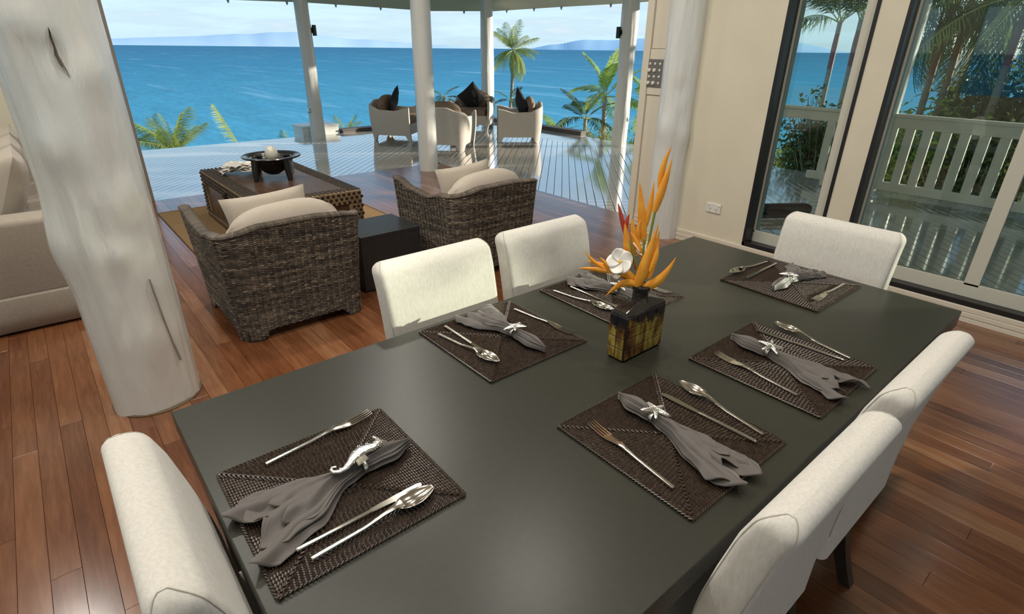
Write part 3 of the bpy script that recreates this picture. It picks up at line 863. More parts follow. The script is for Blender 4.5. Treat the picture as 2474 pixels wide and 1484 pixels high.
# palms behind the windows
king = [frond_meshes(2.2, 0.5, 34, 0.62, 0.045, dark_m, 24, 0.5, 0.3), frond_meshes(2.2, 0.8, 34, 0.66, 0.045, dark_m, 26, 0.8, 0.1), frond_meshes(2.2, 1.0, 34, 0.66, 0.045, dark_m, 27, 1.0, 0.0)]
for i, (bx, by, ch, sh, lab) in enumerate([
        (12.06, 4.87, 2.05, 0.8, 'slim red shafted palm, left one of the pair in the narrow window'),
        (12.20, 4.57, 2.10, 0.8, 'slim red shafted palm, right one of the pair in the narrow window'),
        (10.66, 2.82, 2.15, 0.9, 'slim dark palm just right of the white post in the wide window'),
        (10.75, 2.62, 2.35, 0.9, 'second slim palm right of the white post in the wide window'),
        (11.70, 2.66, 2.7, 1.0, 'red shafted palm in the middle of the wide window'),
        (10.30, 1.90, 2.2, 0.8, 'palm with heavy drooping fronds right in the wide window'),
        (9.90, 1.42, 2.5, 0.9, 'dark palm at the right picture edge in the wide window')]):
    palm('king_palm', lab, 'palm', (bx + 0.05, by, -2.5), (bx, by, ch), 0.06, 0.045, king, 10, 60 + i, (-0.7, 1.2) if i not in (0, 1) else (0.5, 1.35), shaft=sh, fscale=0.62 if i != 5 else 0.75)

def shrub(name, label, loc, r, h, n, lf, mt, seed, group=None):
    rg = random.Random(seed)
    t = thing(name, label, 'shrub', loc, group=group)
    st = MB(); lv = MB()
    ns = max(5, n // 40)
    for s in range(ns):
        a = rg.uniform(0, 2 * PI); rr = r * math.sqrt(rg.random())
        tip = Vector((rr * math.cos(a), rr * math.sin(a), h * rg.uniform(0.6, 1.0)))
        st.tube([Vector((tip.x * 0.2, tip.y * 0.2, 0)), tip * 0.6 + Vector((0, 0, 0.05)), tip], [0.014, 0.009, 0.004], 5)
        for k in range(n // ns):
            p = tip * rg.uniform(0.45, 1.0) + Vector((rg.gauss(0, 1), rg.gauss(0, 1), rg.gauss(0, 0.8))) * r * 0.18
            d = Vector((rg.gauss(0, 1), rg.gauss(0, 1), rg.gauss(0.3, 0.7))).normalized()
            sd_ = d.cross(Vector((rg.gauss(0, 1), rg.gauss(0, 1), rg.gauss(0, 1)))).normalized() * lf * 0.2
            L = lf * rg.uniform(0.6, 1.2)
            lv.add([p, p + d * L * 0.5 + sd_, p + d * L - Vector((0, 0, L * 0.2)), p + d * L * 0.5 - sd_], [(0, 1, 2, 3)])
    st.build('stems', trunk_m, t); lv.build('foliage', mt, t, angle=80)
    return t
shrub('flowering_shrub', 'yellow flowered shrub at the deck edge left of the post', (9.15, 8.0, -0.75), 0.42, 0.85, 1330, 0.066, yel_m, 71)
shrub('leafy_shrub', 'low green shrub at the foot of the post nearest the window wall', (9.2, 7.2, -0.8), 0.5, 0.8, 1330, 0.079, areca_m, 72)
shrub('leafy_shrub', 'dark green shrub between the post and the door jamb', (9.3, 6.4, -0.9), 0.5, 1.05, 1520, 0.079, dark_m, 73)
shrub('leafy_shrub', 'yellowish shrub beyond the deck in the narrow window', (9.4, 4.35, -1.0), 0.55, 1.2, 1520, 0.086, yel_m, 74)
shrub('leafy_shrub', 'dense green shrub beyond the deck in the narrow window', (9.7, 3.7, -1.2), 0.7, 2.1, 4940, 0.112, dark_m, 75)
shrub('leafy_shrub', 'tall leafy shrub behind the left balusters in the wide window', (9.4, 2.6, -1.2), 0.75, 2.1, 4940, 0.119, areca_m, 76)
shrub('leafy_shrub', 'dark shrub behind the middle balusters in the wide window', (9.5, 1.7, -1.2), 0.8, 2.0, 5320, 0.119, dark_m, 77)
shrub('leafy_shrub', 'yellow patched shrub behind the right balusters in the wide window', (9.6, 0.9, -1.3), 0.7, 1.8, 4180, 0.106, areca_m, 78)
shrub('leafy_shrub', 'bushy green shrub low at the right picture edge in the wide window', (9.2, 0.1, -1.2), 0.9, 2.0, 4940, 0.119, dark_m, 79)

# unseen trees added to filter the low sun before it reaches the wide window
shrub('sun_filter_tree', 'added unseen tree filtering the low sun beyond the deck, right of the picture', (9.6, -1.7, -1.2), 0.9, 4.8, 5200, 0.26, dark_m, 81)
shrub('sun_filter_tree', 'second added unseen tree filtering the low sun beyond the deck, right of the picture', (9.5, -2.9, -1.2), 0.8, 4.8, 4600, 0.26, dark_m, 82)
shrub('sun_filter_tree', 'third added unseen tree filtering the low sun beyond the deck, right of the picture', (9.6, -3.66, -1.2), 0.60, 4.8, 4600, 0.24, dark_m, 83)
shrub('leafy_shrub', 'tall dark foliage behind the palms in the wide window', (11.3, 2.0, -1.6), 0.85, 3.1, 6080, 0.158, dark_m, 84)
shrub('leafy_shrub', 'tall dark foliage at the right picture edge in the wide window', (11.0, 1.0, -1.6), 0.9, 3.3, 6080, 0.158, dark_m, 85)

# ================================================================== WICKER CHAIRS
class Shell:
    """U-shaped woven tub. Local: opens towards +y, back at y=-d/2."""
    def __init__(s, w, d, r, rim, flare, arch, zleg):
        s.w, s.d, s.r, s.rim, s.flare, s.arch, s.zleg = w, d, r, rim, flare, arch, zleg
        s.L1 = d - r; s.Lc = PI * r / 2; s.L2 = w - 2 * r
        s.L = 2 * s.L1 + 2 * s.Lc + s.L2
    def plan(s, t):
        w, d, r = s.w / 2, s.d, s.r
        t = max(0.0, min(s.L, t))
        if t <= s.L1: return (-w, d / 2 - t, -1, 0)
        t -= s.L1
        if t <= s.Lc:
            a = t / r
            return (-w + r - r * math.cos(a), -d / 2 + r - r * math.sin(a), -math.cos(a), -math.sin(a))
        t -= s.Lc
        if t <= s.L2: return (-w + r + t, -d / 2, 0, -1)
        t -= s.L2
        if t <= s.Lc:
            a = t / r
            return (w - r + r * math.sin(a), -d / 2 + r - r * math.cos(a), math.sin(a), -math.cos(a))
        t -= s.Lc
        return (w, -d / 2 + r + t, 1, 0)
    def zr(s, t):
        f = t if s.rim[-1][0] > 2.05 else min(t, s.L - t)
        pts = s.rim
        for k in range(len(pts) - 1):
            if pts[k][0] <= f <= pts[k + 1][0]:
                u = (f - pts[k][0]) / (pts[k + 1][0] - pts[k][0]); u = u * u * (3 - 2 * u)
                return pts[k][1] + (pts[k + 1][1] - pts[k][1]) * u
        return pts[-1][1]
    def zb(s, t):
        # feet at the four corners, arched between
        c1 = s.L1 + s.Lc / 2; c2 = s.L - c1
        for a, b in ((0.0, c1), (c1, c2), (c2, s.L)):
            if a <= t <= b:
                f = (t - a) / (b - a)
                e = min(f, 1 - f) * (b - a)
                u = min(1.0, max(0.0, (e - s.zleg) / 0.06))
                return s.arch * (u * u * (3 - 2 * u))
        return 0
    def pt(s, t, z, off=0.0):
        x, y, nx_, ny_ = s.plan(t)
        v = max(0, min(1.2, z / 0.6))
        o = s.flare(v) + off
        return Vector((x + nx_ * o, y + ny_ * o, z)), Vector((nx_, ny_, 0))
    def body(s, n=90, nv=14, th=0.05):
        m = MB(); rs = []
        for j in range(nv + 1):
            rs.append([s.pt(s.L * i / n, s.zb(s.L * i / n) + (s.zr(s.L * i / n) - s.zb(s.L * i / n)) * j / nv)[0] for i in range(n + 1)])
        m1 = len(rs)
        rim = []
        for q in (0.35, 0.7):
            rs.append([s.pt(s.L * i / n, s.zr(s.L * i / n) + 0.012 * math.sin(PI * q), -th * q)[0] for i in range(n + 1)])
        for j in range(nv, -1, -1):
            rs.append([s.pt(s.L * i / n, s.zb(s.L * i / n) + (s.zr(s.L * i / n) - s.zb(s.L * i / n)) * j / nv, -th)[0] for i in range(n + 1)])
        m.rings([list(r) for r in zip(*rs)], closed=True)      # sections around the shell, capped at the two arm fronts
        return m
    def weave(s, cw, rh, depth, seed, th=0.05, inner=True):
        """plaited strands lying on the shell: short bulged lozenges, staggered column by column"""
        rg = random.Random(seed); m = MB()
        ncol = int(s.L / cw)
        for side in ((1, -1) if inner else (1,)):
            for i in range(ncol):
                t0 = s.L * i / ncol; tm = s.L * (i + 0.5) / ncol; t1 = s.L * (i + 1) / ncol
                zb, zr = s.zb(tm), s.zr(tm)
                z = zb + (0.5 * rh if i % 2 else 0) + rh * 0.5
                if side < 0: z = max(z, 0.40)
                tone = rg.uniform(-0.03, 0.03)
                while z < zr - rh * 0.2:
                    h = rh * 0.62; e = (t1 - t0) * 0.30
                    a = min(0.98, max(0.02, rg.gauss(0.40, 0.17) + tone + 0.45 * noise.noise(Vector((tm * 3.0, z * 45, seed)))))
                    tl = rh * 0.35 * (1 if i % 2 else -1)
                    off = 0.0 if side > 0 else -th
                    dd = depth * rg.uniform(0.8, 1.15) * side
                    P = [s.pt(t0 - e, z - tl, off)[0], s.pt(tm - (t1 - t0) * 0.25, z + h - tl * 0.3, off)[0], s.pt(tm + (t1 - t0) * 0.25, z + h + tl * 0.3, off)[0], s.pt(t1 + e, z + tl, off)[0],
                         s.pt(tm + (t1 - t0) * 0.25, z - h + tl * 0.3, off)[0], s.pt(tm - (t1 - t0) * 0.25, z - h - tl * 0.3, off)[0],
                         s.pt(tm - (t1 - t0) * 0.22, z - tl * 0.2, off + dd)[0], s.pt(tm + (t1 - t0) * 0.22, z + tl * 0.2, off + dd)[0]]
                    fs = [(0, 6, 1), (1, 6, 7, 2), (2, 7, 3), (3, 7, 4), (4, 7, 6, 5), (5, 6, 0)]
                    if side > 0: fs = [tuple(reversed(f)) for f in fs]
                    m.add(P, fs, a)
                    z += rh
        # rim: strands wrapped over the top edge
        nr = int(s.L / (cw * 0.42))
        for i in range(nr):
            t0, t1 = s.L * i / nr, s.L * (i + 1.15) / nr
            a = min(0.98, max(0.02, rg.gauss(0.40, 0.10)))
            rs = []
            for q in range(6):
                f = q / 5; an = PI * f
                off = -th / 2 + (th / 2 + 0.006) * math.cos(an); dz = 0.016 * math.sin(an) - 0.004
                rs.append([s.pt(t0, s.zr(t0) + dz, off)[0], s.pt((t0 + t1) / 2, s.zr((t0 + t1) / 2) + dz + 0.005 * math.sin(an) , off + 0.005 * math.cos(an))[0], s.pt(t1, s.zr(t1) + dz, off)[0]])
            m.rings(rs, closed=False, a=a)
        # fronts of the two arms
        for tt in (0.0, s.L):
            z = 0.02
            while z < s.zr(tt):
                a = min(0.98, max(0.02, rg.gauss(0.42, 0.2)))
                p0 = s.pt(tt, z, 0.004)[0]; p1 = s.pt(tt, z, -th - 0.004)[0]
                u = Vector((0, 0, rh * 0.62)); o = Vector((0, depth * 1.3, 0))
                m.add([p0, (p0 + p1) / 2 + u, p1, (p0 + p1) / 2 - u, (p0 + p1) / 2 + o], [(0, 1, 4), (1, 2, 4), (2, 3, 4), (3, 0, 4)], a)
                z += rh
        return m

seagrass_m = mat_rnd('seagrass', [(0.030, 0.024, 0.019), (0.085, 0.066, 0.050), (0.17, 0.135, 0.10), (0.34, 0.27, 0.19)], 0.6, 0.4, grain=(0.25, 60, (1, 1, 1)))
core_m = mat('seagrass_core', (0.035, 0.028, 0.022), 0.8)
cush_m = mat('beige_linen', (0.44, 0.38, 0.31), 0.9, spec=0.2, var=((0.48, 0.42, 0.345), 90, (1, 1, 1)), bump=(0.25, 350, (1, 1, 1), 0.002), sheen=0.2)

dsh = Shell(0.735, 0.74, 0.10, [(0, 0.655), (0.05, 0.648), (0.22, 0.605), (0.42, 0.587), (0.64, 0.628), (0.88, 0.676), (1.15, 0.680), (1.33, 0.668), (1.42, 0.645), (1.6, 0.56), (1.8, 0.51), (2.2, 0.51)], lambda v: 0.045 * v ** 1.3, 0.055, 0.07)
weave_me = dsh.weave(0.0200, 0.0108, 0.0080, 5).mesh('weave', True, 25); weave_me.materials.append(seagrass_m)
core_me = dsh.body().mesh('woven_shell', True, 40); core_me.materials.append(core_m)
def ruched(w, h, t, seed):
    """bolster-like back pillow with gathered ends"""
    m = MB(); n = 56; na = 56; rs = []
    for i in range(n + 1):
        f = i / n; a = 2 * f - 1
        k = max(0.0, 1 - abs(a) ** 3.2) ** 0.55
        ring = []
        for j in range(na):
            b = 2 * PI * j / na
            ga = (0.16 * math.sin(b * 9 + seed) + 0.08 * math.sin(b * 15 + 2 * seed)) * max(0, abs(a) - 0.70) / 0.30
            kk = max(0.05, k) * (1 + ga)
            ring.append((a * w / 2 * (1 + 0.02 * math.sin(b * 3)), math.copysign(abs(math.cos(b)) ** 0.8, math.cos(b)) * t / 2 * kk, math.copysign(abs(math.sin(b)) ** 0.8, math.sin(b)) * h / 2 * kk))
        rs.append(ring)
    return m.rings(rs)
ru_me = ruched(0.66, 0.36, 0.20, 1.0).mesh('ruched', True, 60); ru_me.materials.append(cush_m)
fl_me = cushion(0.50, 0.40, 0.10, 2.6, 20, 3, 0.01).mesh('flat_cushion', True, 60); fl_me.materials.append(cush_m)
se_me = rbox(-0.315, 0.315, -0.28, 0.345, 0.22, 0.40, 0.05, 4).mesh('seat_pad', True, 60); se_me.materials.append(cush_m)
foot = MB(); foot.box(-0.02, 0.02, -0.02, 0.02, 0, 0.05); foot_me = foot.mesh('foot', False); foot_me.materials.append(darkwood_m)
for (cx_, cy_, rz, who) in ((0.99, 3.435, 0.0, 'left of the black cube'), (2.445, 3.425, math.radians(1.5), 'right of the black cube')):
    t = thing('wicker_armchair', 'dark woven seagrass armchair seen from behind, ' + who, 'armchair', (cx_, cy_, 0), rz, group='seagrass armchairs')
    place('shell_core', core_me, t)
    tag(place('weave', weave_me, t), kind='stuff')
    place('seat_cushion', se_me, t)
    for sx in (-1, 1):
        for yy in (-0.33, 0.33): place('foot', foot_me, t, loc=(sx * 0.325, yy, 0.0))
    for o_, nm, me_, lab, loc, rot in ((0, 'back_pillow', ru_me, 'plump beige linen pillow with gathered ends in the armchair ' + who, (0.0, -0.235, 0.565), (math.radians(-12), math.radians(-4), 0)),
                                      (1, 'cushion', fl_me, 'flat beige linen cushion with pointed corners in the armchair ' + who, (-0.01, -0.02, 0.565), (math.radians(-14), math.radians(-3), 0))):
        c = place(nm, me_)
        c.location = Matrix.Rotation(rz, 3, 'Z') @ Vector(loc) + Vector((cx_, cy_, 0)); c.rotation_euler = (rot[0], rot[1], rz)
        tag(c, lab, 'cushion', 'beige armchair cushions')

# ---- white wicker chairs on the deck
def white_weave():
    m = mat('white_wicker', (0.60, 0.55, 0.47), 0.55, spec=0.4)
    t = m.node_tree; b = t.nodes['Principled BSDF']
    c = t.nodes.new('ShaderNodeTexCoord')
    br = t.nodes.new('ShaderNodeTexBrick'); br.inputs['Scale'].default_value = 1.0
    br.inputs['Brick Width'].default_value = 0.022; br.inputs['Row Height'].default_value = 0.011; br.inputs['Mortar Size'].default_value = 0.0022; br.inputs['Mortar Smooth'].default_value = 0.6
    br.inputs['Color1'].default_value = (0.70, 0.655, 0.58, 1); br.inputs['Color2'].default_value = (0.64, 0.595, 0.52, 1); br.inputs['Mortar'].default_value = (0.38, 0.335, 0.28, 1)
    t.links.new(c.outputs['UV'], br.inputs['Vector'])
    t.links.new(br.outputs['Color'], b.inputs['Base Color'])
    bp = t.nodes.new('ShaderNodeBump'); bp.inputs['Strength'].default_value = 0.8; bp.inputs['Distance'].default_value = 0.004; bp.invert = True
    t.links.new(br.outputs['Fac'], bp.inputs['Height']); t.links.new(bp.outputs[0], b.inputs['Normal'])
    return m
wsh = Shell(0.76, 0.76, 0.10, [(0, 0.585), (0.04, 0.575), (0.3, 0.52), (0.55, 0.53), (0.78, 0.62), (1.0, 0.68), (2.0, 0.69)], lambda v: 0.05 * math.sin(min(1.0, v) * PI * 0.62), 0.10, 0.045)
def shell_uv(sh, me):
    uv = me.uv_layers.new(name='UVMap')
    for poly in me.polygons:
        for li in poly.loop_indices:
            co = me.vertices[me.loops[li].vertex_index].co
            nn = poly.normal
            if abs(nn.x) > abs(nn.y): uv.data[li].uv = (co.y, co.z)
            else: uv.data[li].uv = (co.x, co.z)
wme = wsh.body(90, 16, 0.045).mesh('tub', True, 50); shell_uv(wsh, wme); wme.materials.append(white_weave())
brown_m = mat('brown_cushion', (0.20, 0.145, 0.10), 0.85, spec=0.2, var=((0.24, 0.18, 0.13), 12, (1, 1, 1)))
blackc_m = mat('black_cushion', (0.022, 0.022, 0.022), 0.8, spec=0.2)
pad_me = rbox(-0.33, 0.33, -0.33, 0.365, 0.28, 0.43, 0.04, 3).mesh('pad', True, 60); pad_me.materials.append(brown_m)
apron_me = MB().box(-0.36, 0.36, 0.325, 0.36, 0.12, 0.30).mesh('apron', False); shell_uv(wsh, apron_me); apron_me.materials.append(MATS['white_wicker'])
bb_me = ruched(0.64, 0.38, 0.17, 4.0).mesh('brown_back', True, 60); bb_me.materials.append(brown_m)
bk_me = cushion(0.46, 0.46, 0.13, 2.6, 18, 9, 0.012).mesh('black_sq', True, 60); bk_me.materials.append(blackc_m)
DC = [  # centre x, y, facing azimuth (direction the open side points), description
    (5.36, 9.66, math.radians(-52), 'leftmost white wicker tub chair on the deck, seen side on', True),
    (5.48, 8.22, math.radians(40), 'white wicker tub chair with its back to the room, right behind the inner post', False),
    (7.30, 9.95, math.radians(222), 'farthest white wicker tub chair, facing the room', True),
    (7.02, 8.15, math.radians(143), 'rightmost white wicker tub chair on the deck, seen side on', True)]
for (cx_, cy_, az, lab, blk) in DC:
    rz = az - PI / 2
    t = thing('wicker_tub_chair', lab, 'armchair', (cx_, cy_, ZD), rz, group='white wicker deck chairs')
    place('tub', wme, t); place('seat_pad', pad_me, t); place('front_apron', apron_me, t)
    R = Matrix.Rotation(rz, 3, 'Z')
    where = lab.split(' tub chair')[0] + ' chair'
    p = place('back_cushion', bb_me); p.location = R @ Vector((0, -0.235, 0.585)) + Vector((cx_, cy_, ZD)); p.rotation_euler = (math.radians(-14), 0, rz)
    tag(p, 'soft brown back cushion in the ' + where, 'cushion', 'brown deck cushions')
    if blk:
        p = place('scatter_cushion', bk_me); p.location = R @ Vector((0.02, -0.06, 0.635)) + Vector((cx_, cy_, ZD)); p.rotation_euler = Euler((math.radians(-22), math.radians(40), rz), 'XYZ')
        tag(p, 'black scatter cushion standing on its corner in the ' + where, 'cushion', 'black deck cushions')

# ================================================================== SOFA
t = thing('sofa', 'large pale beige slipcovered sofa behind the thick log post', 'sofa', (-0.25, 5.35, 0))
sofa_m = mat('sofa_linen', (0.31, 0.265, 0.215), 0.9, spec=0.2, var=((0.355, 0.305, 0.25), 60, (1, 1, 1)), bump=(0.25, 330, (1, 1, 1), 0.002), sheen=0.15)
for y0, y1 in ((-1.30, -1.08), (1.06, 1.28)):
    a = rbox(-0.80, 0.55, y0, y1, 0.20, 0.655, 0.035, 4).build('arm', sofa_m, t, angle=60)
rbox(-0.74, -0.34, -1.30, 1.28, 0.20, 0.78, 0.05, 4).build('backrest', sofa_m, t, angle=60)
rbox(-0.65, 0.52, -1.08, 1.06, 0.12, 0.32, 0.02, 3).build('seat_base', sofa_m, t, angle=60)
for y0, y1 in ((-1.075, -0.01), (0.01, 1.055)):
    rbox(-0.62, 0.56, y0, y1, 0.31, 0.46, 0.045, 4).build('seat_cushion', sofa_m, t, angle=60)
# loose skirt with slightly wavy hem
m = MB()
pth = [(-0.95, -1.305), (0.555, -1.305), (0.555, 1.285), (-0.95, 1.285)]
pts = []
for k in range(3):
    a, b = Vector(pth[k]), Vector(pth[k + 1]); nn = 26
    for i in range(nn): pts.append(a.lerp(b, i / nn))
pts.append(Vector(pth[-1]))
rs = []
for z, w_ in ((0.222, 0.002), (0.212, 0.006), (0.11, 0.006), (0.02, 0.007)):
    ring = []
    for i, p in enumerate(pts):
        c = (p - Vector((-0.2, 0))).normalized()
        wv = w_ + (0.012 * noise.noise(Vector((p.x * 3, p.y * 3, 1.0))) * (0.23 - z) / 0.2)
        ring.append((p.x + c.x * wv, p.y + c.y * wv, z + (0.012 * noise.noise(Vector((p.x * 2, p.y * 2, 5.0))) if z < 0.05 else 0)))
    rs.append(ring)
m.rings(rs, closed=False)
m.build('skirt', sofa_m, t, solid=0.008, angle=60)
m = MB(); m.tube([(-0.9, -1.308, 0.224), (0.558, -1.308, 0.224), (0.560, 1.288, 0.224)], 0.0035, 6); m.build('piping', sofa_m, t)
pm_ = cushion(0.56, 0.56, 0.22, 2.4, 20, 2, 0.015).mesh('sofa_pillow', True, 60); pm_.materials.append(mat('sofa_pillow_linen', (0.40, 0.345, 0.28), 0.9, spec=0.2, bump=(0.25, 330, (1, 1, 1), 0.002), sheen=0.2))
for k, (py_, lab) in enumerate(((4.58, 'plump beige sofa pillow nearest the near arm'), (5.20, 'plump beige sofa pillow in the middle of the row'), (5.85, 'plump beige sofa pillow nearest the far arm'))):
    p = place('sofa_pillow', pm_); p.location = (-0.225, py_, 0.705); p.rotation_euler = Euler((math.radians(-24), 0, math.radians(-90)), 'XYZ')
    tag(p, lab, 'cushion', 'sofa pillows')

# ================================================================== RUG, CHEST, BOWL
m = MB(); m.box(-0.87, 0.92, -0.95, 0.98, 0.0, 0.007)
def rug_mat():
    m_ = mat('jute_rug', (0.20, 0.125, 0.06), 0.95, spec=0.1, var=((0.27, 0.18, 0.095), 40, (1, 4, 1)), bump=(0.7, 160, (1, 3, 1), 0.004))
    return m_
t = thing('jute_rug', 'tan jute rug under the studded chest', 'rug', (1.64, 5.46, 0.001))
m.build('woven_field', rug_mat(), t, smooth=False)
m = MB()
for a, b in (((-0.87, -0.95), (0.92, -0.95)), ((0.92, -0.95), (0.92, 0.98)), ((0.92, 0.98), (-0.87, 0.98)), ((-0.87, 0.98), (-0.87, -0.95))):
    m.tube([(*a, 0.005), (*b, 0.005)], 0.006, 6)
m.build('bound_edge', mat('rug_edge', (0.13, 0.08, 0.04), 0.9), t)

TX0, TX1, TY0, TY1, TH = 1.155, 2.02, 4.37, 6.04, 0.45
t = thing('studded_chest', 'long dark wooden chest covered with studs, used as coffee table', 'chest', ((TX0 + TX1) / 2, (TY0 + TY1) / 2, 0.008))
hx, hy = (TX1 - TX0) / 2, (TY1 - TY0) / 2
chest_m = mat('chest_wood', (0.060, 0.032, 0.018), 0.35, var=((0.10, 0.052, 0.028), 6, (4, 1, 4)), bump=(0.2, 40, (4, 1, 4), 0.002))
band_m = mat('leather_band', (0.30, 0.20, 0.10), 0.5, var=((0.21, 0.135, 0.065), 9, (1, 1, 1)))
stud_m = mat('dark_stud', (0.025, 0.018, 0.015), 0.32, 0.4)
m = MB(); m.box(-hx + 0.012, hx - 0.012, -hy + 0.012, hy - 0.012, 0.05, TH - 0.115); m.build('body', chest_m, t, smooth=False, bevel=0.004)
m = MB(); m.box(-hx, hx, -hy, hy, TH - 0.113, TH - 0.004); m.build('lid', band_m, t, smooth=False, bevel=0.006)
m = MB(); m.box(-hx + 0.125, hx - 0.125, -hy + 0.105, hy - 0.105, TH - 0.02, TH + 0.001); m.build('top_panel', chest_m, t, smooth=False, bevel=0.003)
m = MB(); m.box(-hx - 0.008, hx + 0.008, -hy - 0.008, hy + 0.008, 0.0, 0.055); m.build('plinth', chest_m, t, smooth=False, bevel=0.012)
for sx in (-1, 1):
    for sy in (-1, 1):
        m = MB(); a0, a1 = sorted((sx * (hx + 0.001), sx * (hx - 0.12))); b0, b1 = sorted((sy * (hy + 0.001), sy * (hy - 0.11)))
        m.box(a0, a1, b0, b1, 0.056, TH - 0.116); m.build('corner_band', band_m, t, smooth=False, bevel=0.003)
m = MB(); m.lathe([(0.0135, 0), (0.0125, 0.005), (0.009, 0.009), (0.003, 0.0112)], 8); stud_me = m.mesh('stud', True, 80); stud_me.materials.append(stud_m)
studs = []   # (loc, normal axis)
def stud_rows(origin, du, dv, nu, nv, U, V, nrm, stagger=True):
    for j in range(nv):
        for i in range(nu):
            u = (i + 0.5 + (0.5 if (j % 2 and stagger) else 0)) / nu
            if u > 1: continue
            studs.append((Vector(origin) + Vector(du) * U * u + Vector(dv) * V * (j + 0.5) / nv, nrm))
# near end: lid band and the two legs
stud_rows((-hx, -hy, TH - 0.112), (1, 0, 0), (0, 0, 1), 19, 3, 2 * hx, 0.105, 'ny')
for sx in (-hx + 0.002, hx - 0.118):
    stud_rows((sx, -hy - 0.001, 0.06), (1, 0, 0), (0, 0, 1), 3, 8, 0.115, 0.27, 'ny')
# long left side: band under the lid, corner, base corner
stud_rows((-hx, -hy, TH - 0.108), (0, 1, 0), (0, 0, 1), 44, 3, 2 * hy, 0.10, 'nx', False)
for sy in (-hy + 0.002, hy - 0.11):
    stud_rows((-hx - 0.001, sy, 0.06), (0, 1, 0), (0, 0, 1), 4, 8, 0.108, 0.27, 'nx', False)
# top edge frame
stud_rows((-hx, -hy, TH - 0.004), (0, 1, 0), (1, 0, 0), 42, 4, 2 * hy, 0.12, 'pz', False)
stud_rows((hx - 0.12, -hy, TH - 0.004), (0, 1, 0), (1, 0, 0), 42, 4, 2 * hy, 0.12, 'pz', False)
stud_rows((-hx + 0.125, hy - 0.10, TH - 0.004), (1, 0, 0), (0, 1, 0), 17, 3, 2 * hx - 0.25, 0.10, 'pz', False)
stud_rows((-hx + 0.125, -hy, TH - 0.004), (1, 0, 0), (0, 1, 0), 17, 3, 2 * hx - 0.25, 0.10, 'pz', False)
ROT = {'pz': Euler((0, 0, 0)), 'ny': Euler((PI / 2, 0, 0)), 'nx': Euler((0, -PI / 2, 0))}
tl = Vector(t.location)
studs.sort(key=lambda s: (tl + s[0] - EYE).length)
restm = MB()
for i, (p, nrm) in enumerate(studs):
    if i < 300:
        o = place('stud', stud_me, t, loc=p); o.rotation_euler = ROT[nrm]
    else:
        R = ROT[nrm].to_matrix()
        restm.add([R @ v.co + p for v in stud_me.vertices], [tuple(f.vertices) for f in stud_me.polygons])
tag(restm.build('stud_field', stud_m, t, angle=80), kind='stuff')
# clasp on the long left side and on the near end
m = MB()
m.box(-hx - 0.012, -hx, -0.04, 0.04, TH - 0.14, TH - 0.06); m.box(-hx - 0.02, -hx, -0.014, 0.014, TH - 0.26, TH - 0.08)
m.tube([(-hx - 0.02, -0.02, TH - 0.27), (-hx - 0.03, 0.0, TH - 0.30), (-hx - 0.02, 0.02, TH - 0.27)], 0.006, 8)
m.lathe([(0.03, 0), (0.026, 0.012)], 12, (-hx - 0.006, 0, TH - 0.10))
m.build('clasp', mat('iron', (0.02, 0.018, 0.016), 0.5, 0.6), t, smooth=False, bevel=0.003)

# carved bowl on legs
bc = Vector((1.60, 5.24, 0.459))
t = thing('kava_bowl', 'black carved wooden bowl on four legs standing on the chest', 'bowl', bc)
bowl_m = mat('black_carved_wood', (0.012, 0.013, 0.014), 0.28, coat=0.3)
m = MB()
m.lathe([(0.004, 0.034), (0.045, 0.038), (0.10, 0.072), (0.15, 0.124), (0.188, 0.176), (0.245, 0.190), (0.252, 0.198), (0.245, 0.206), (0.205, 0.203), (0.185, 0.186), (0.16, 0.145), (0.11, 0.11), (0.05, 0.10), (0.003, 0.098)], 56)
m.build('basin', bowl_m, t, angle=50)
m = MB(); m.lathe([(0.158, 0.1455), (0.003, 0.1455)], 40); m.build('inner_dish', mat('brown_inside', (0.16, 0.09, 0.05), 0.45), t)
for k in range(4):
    a = math.radians(22 + 90 * k)
    m = MB(); m.tube([(0.175 * math.cos(a), 0.175 * math.sin(a), 0.185), (0.19 * math.cos(a), 0.19 * math.sin(a), 0.10), (0.20 * math.cos(a), 0.20 * math.sin(a), 0.0)], [0.036, 0.032, 0.02], 12); m.build('leg', bowl_m, t)
m = MB()
for k in range(64):
    a = 2 * PI * k / 64
    if k % 8 in (0, 7): continue
    for r_, z_ in ((0.182, 0.1795), (0.171, 0.1605)):
        c_ = (r_ * math.cos(a), r_ * math.sin(a), z_)
        m.lathe([(0.0042, -0.004), (0.0042, 0.003), (0.002, 0.005)], 6, c_)
m.build('shell_inlay', mat('shell_inlay', (0.70, 0.66, 0.55), 0.3), t)
t = thing('ornamental_egg', 'pearly cream egg standing in the black bowl', 'ornament', bc + Vector((0.01, 0.0, 0.147)))
m = MB(); m.lathe([(0.056 * math.sin(PI * k / 20) * (1 + 0.10 * math.cos(PI * k / 20)) + 0.0005, 0.072 * (1 - math.cos(PI * k / 20))) for k in range(21)], 28)
m.build('egg', mat('pearl', (0.62, 0.58, 0.49), 0.25, spec=0.6, coat=0.4), t, rot=(math.radians(8), math.radians(-7), 0))
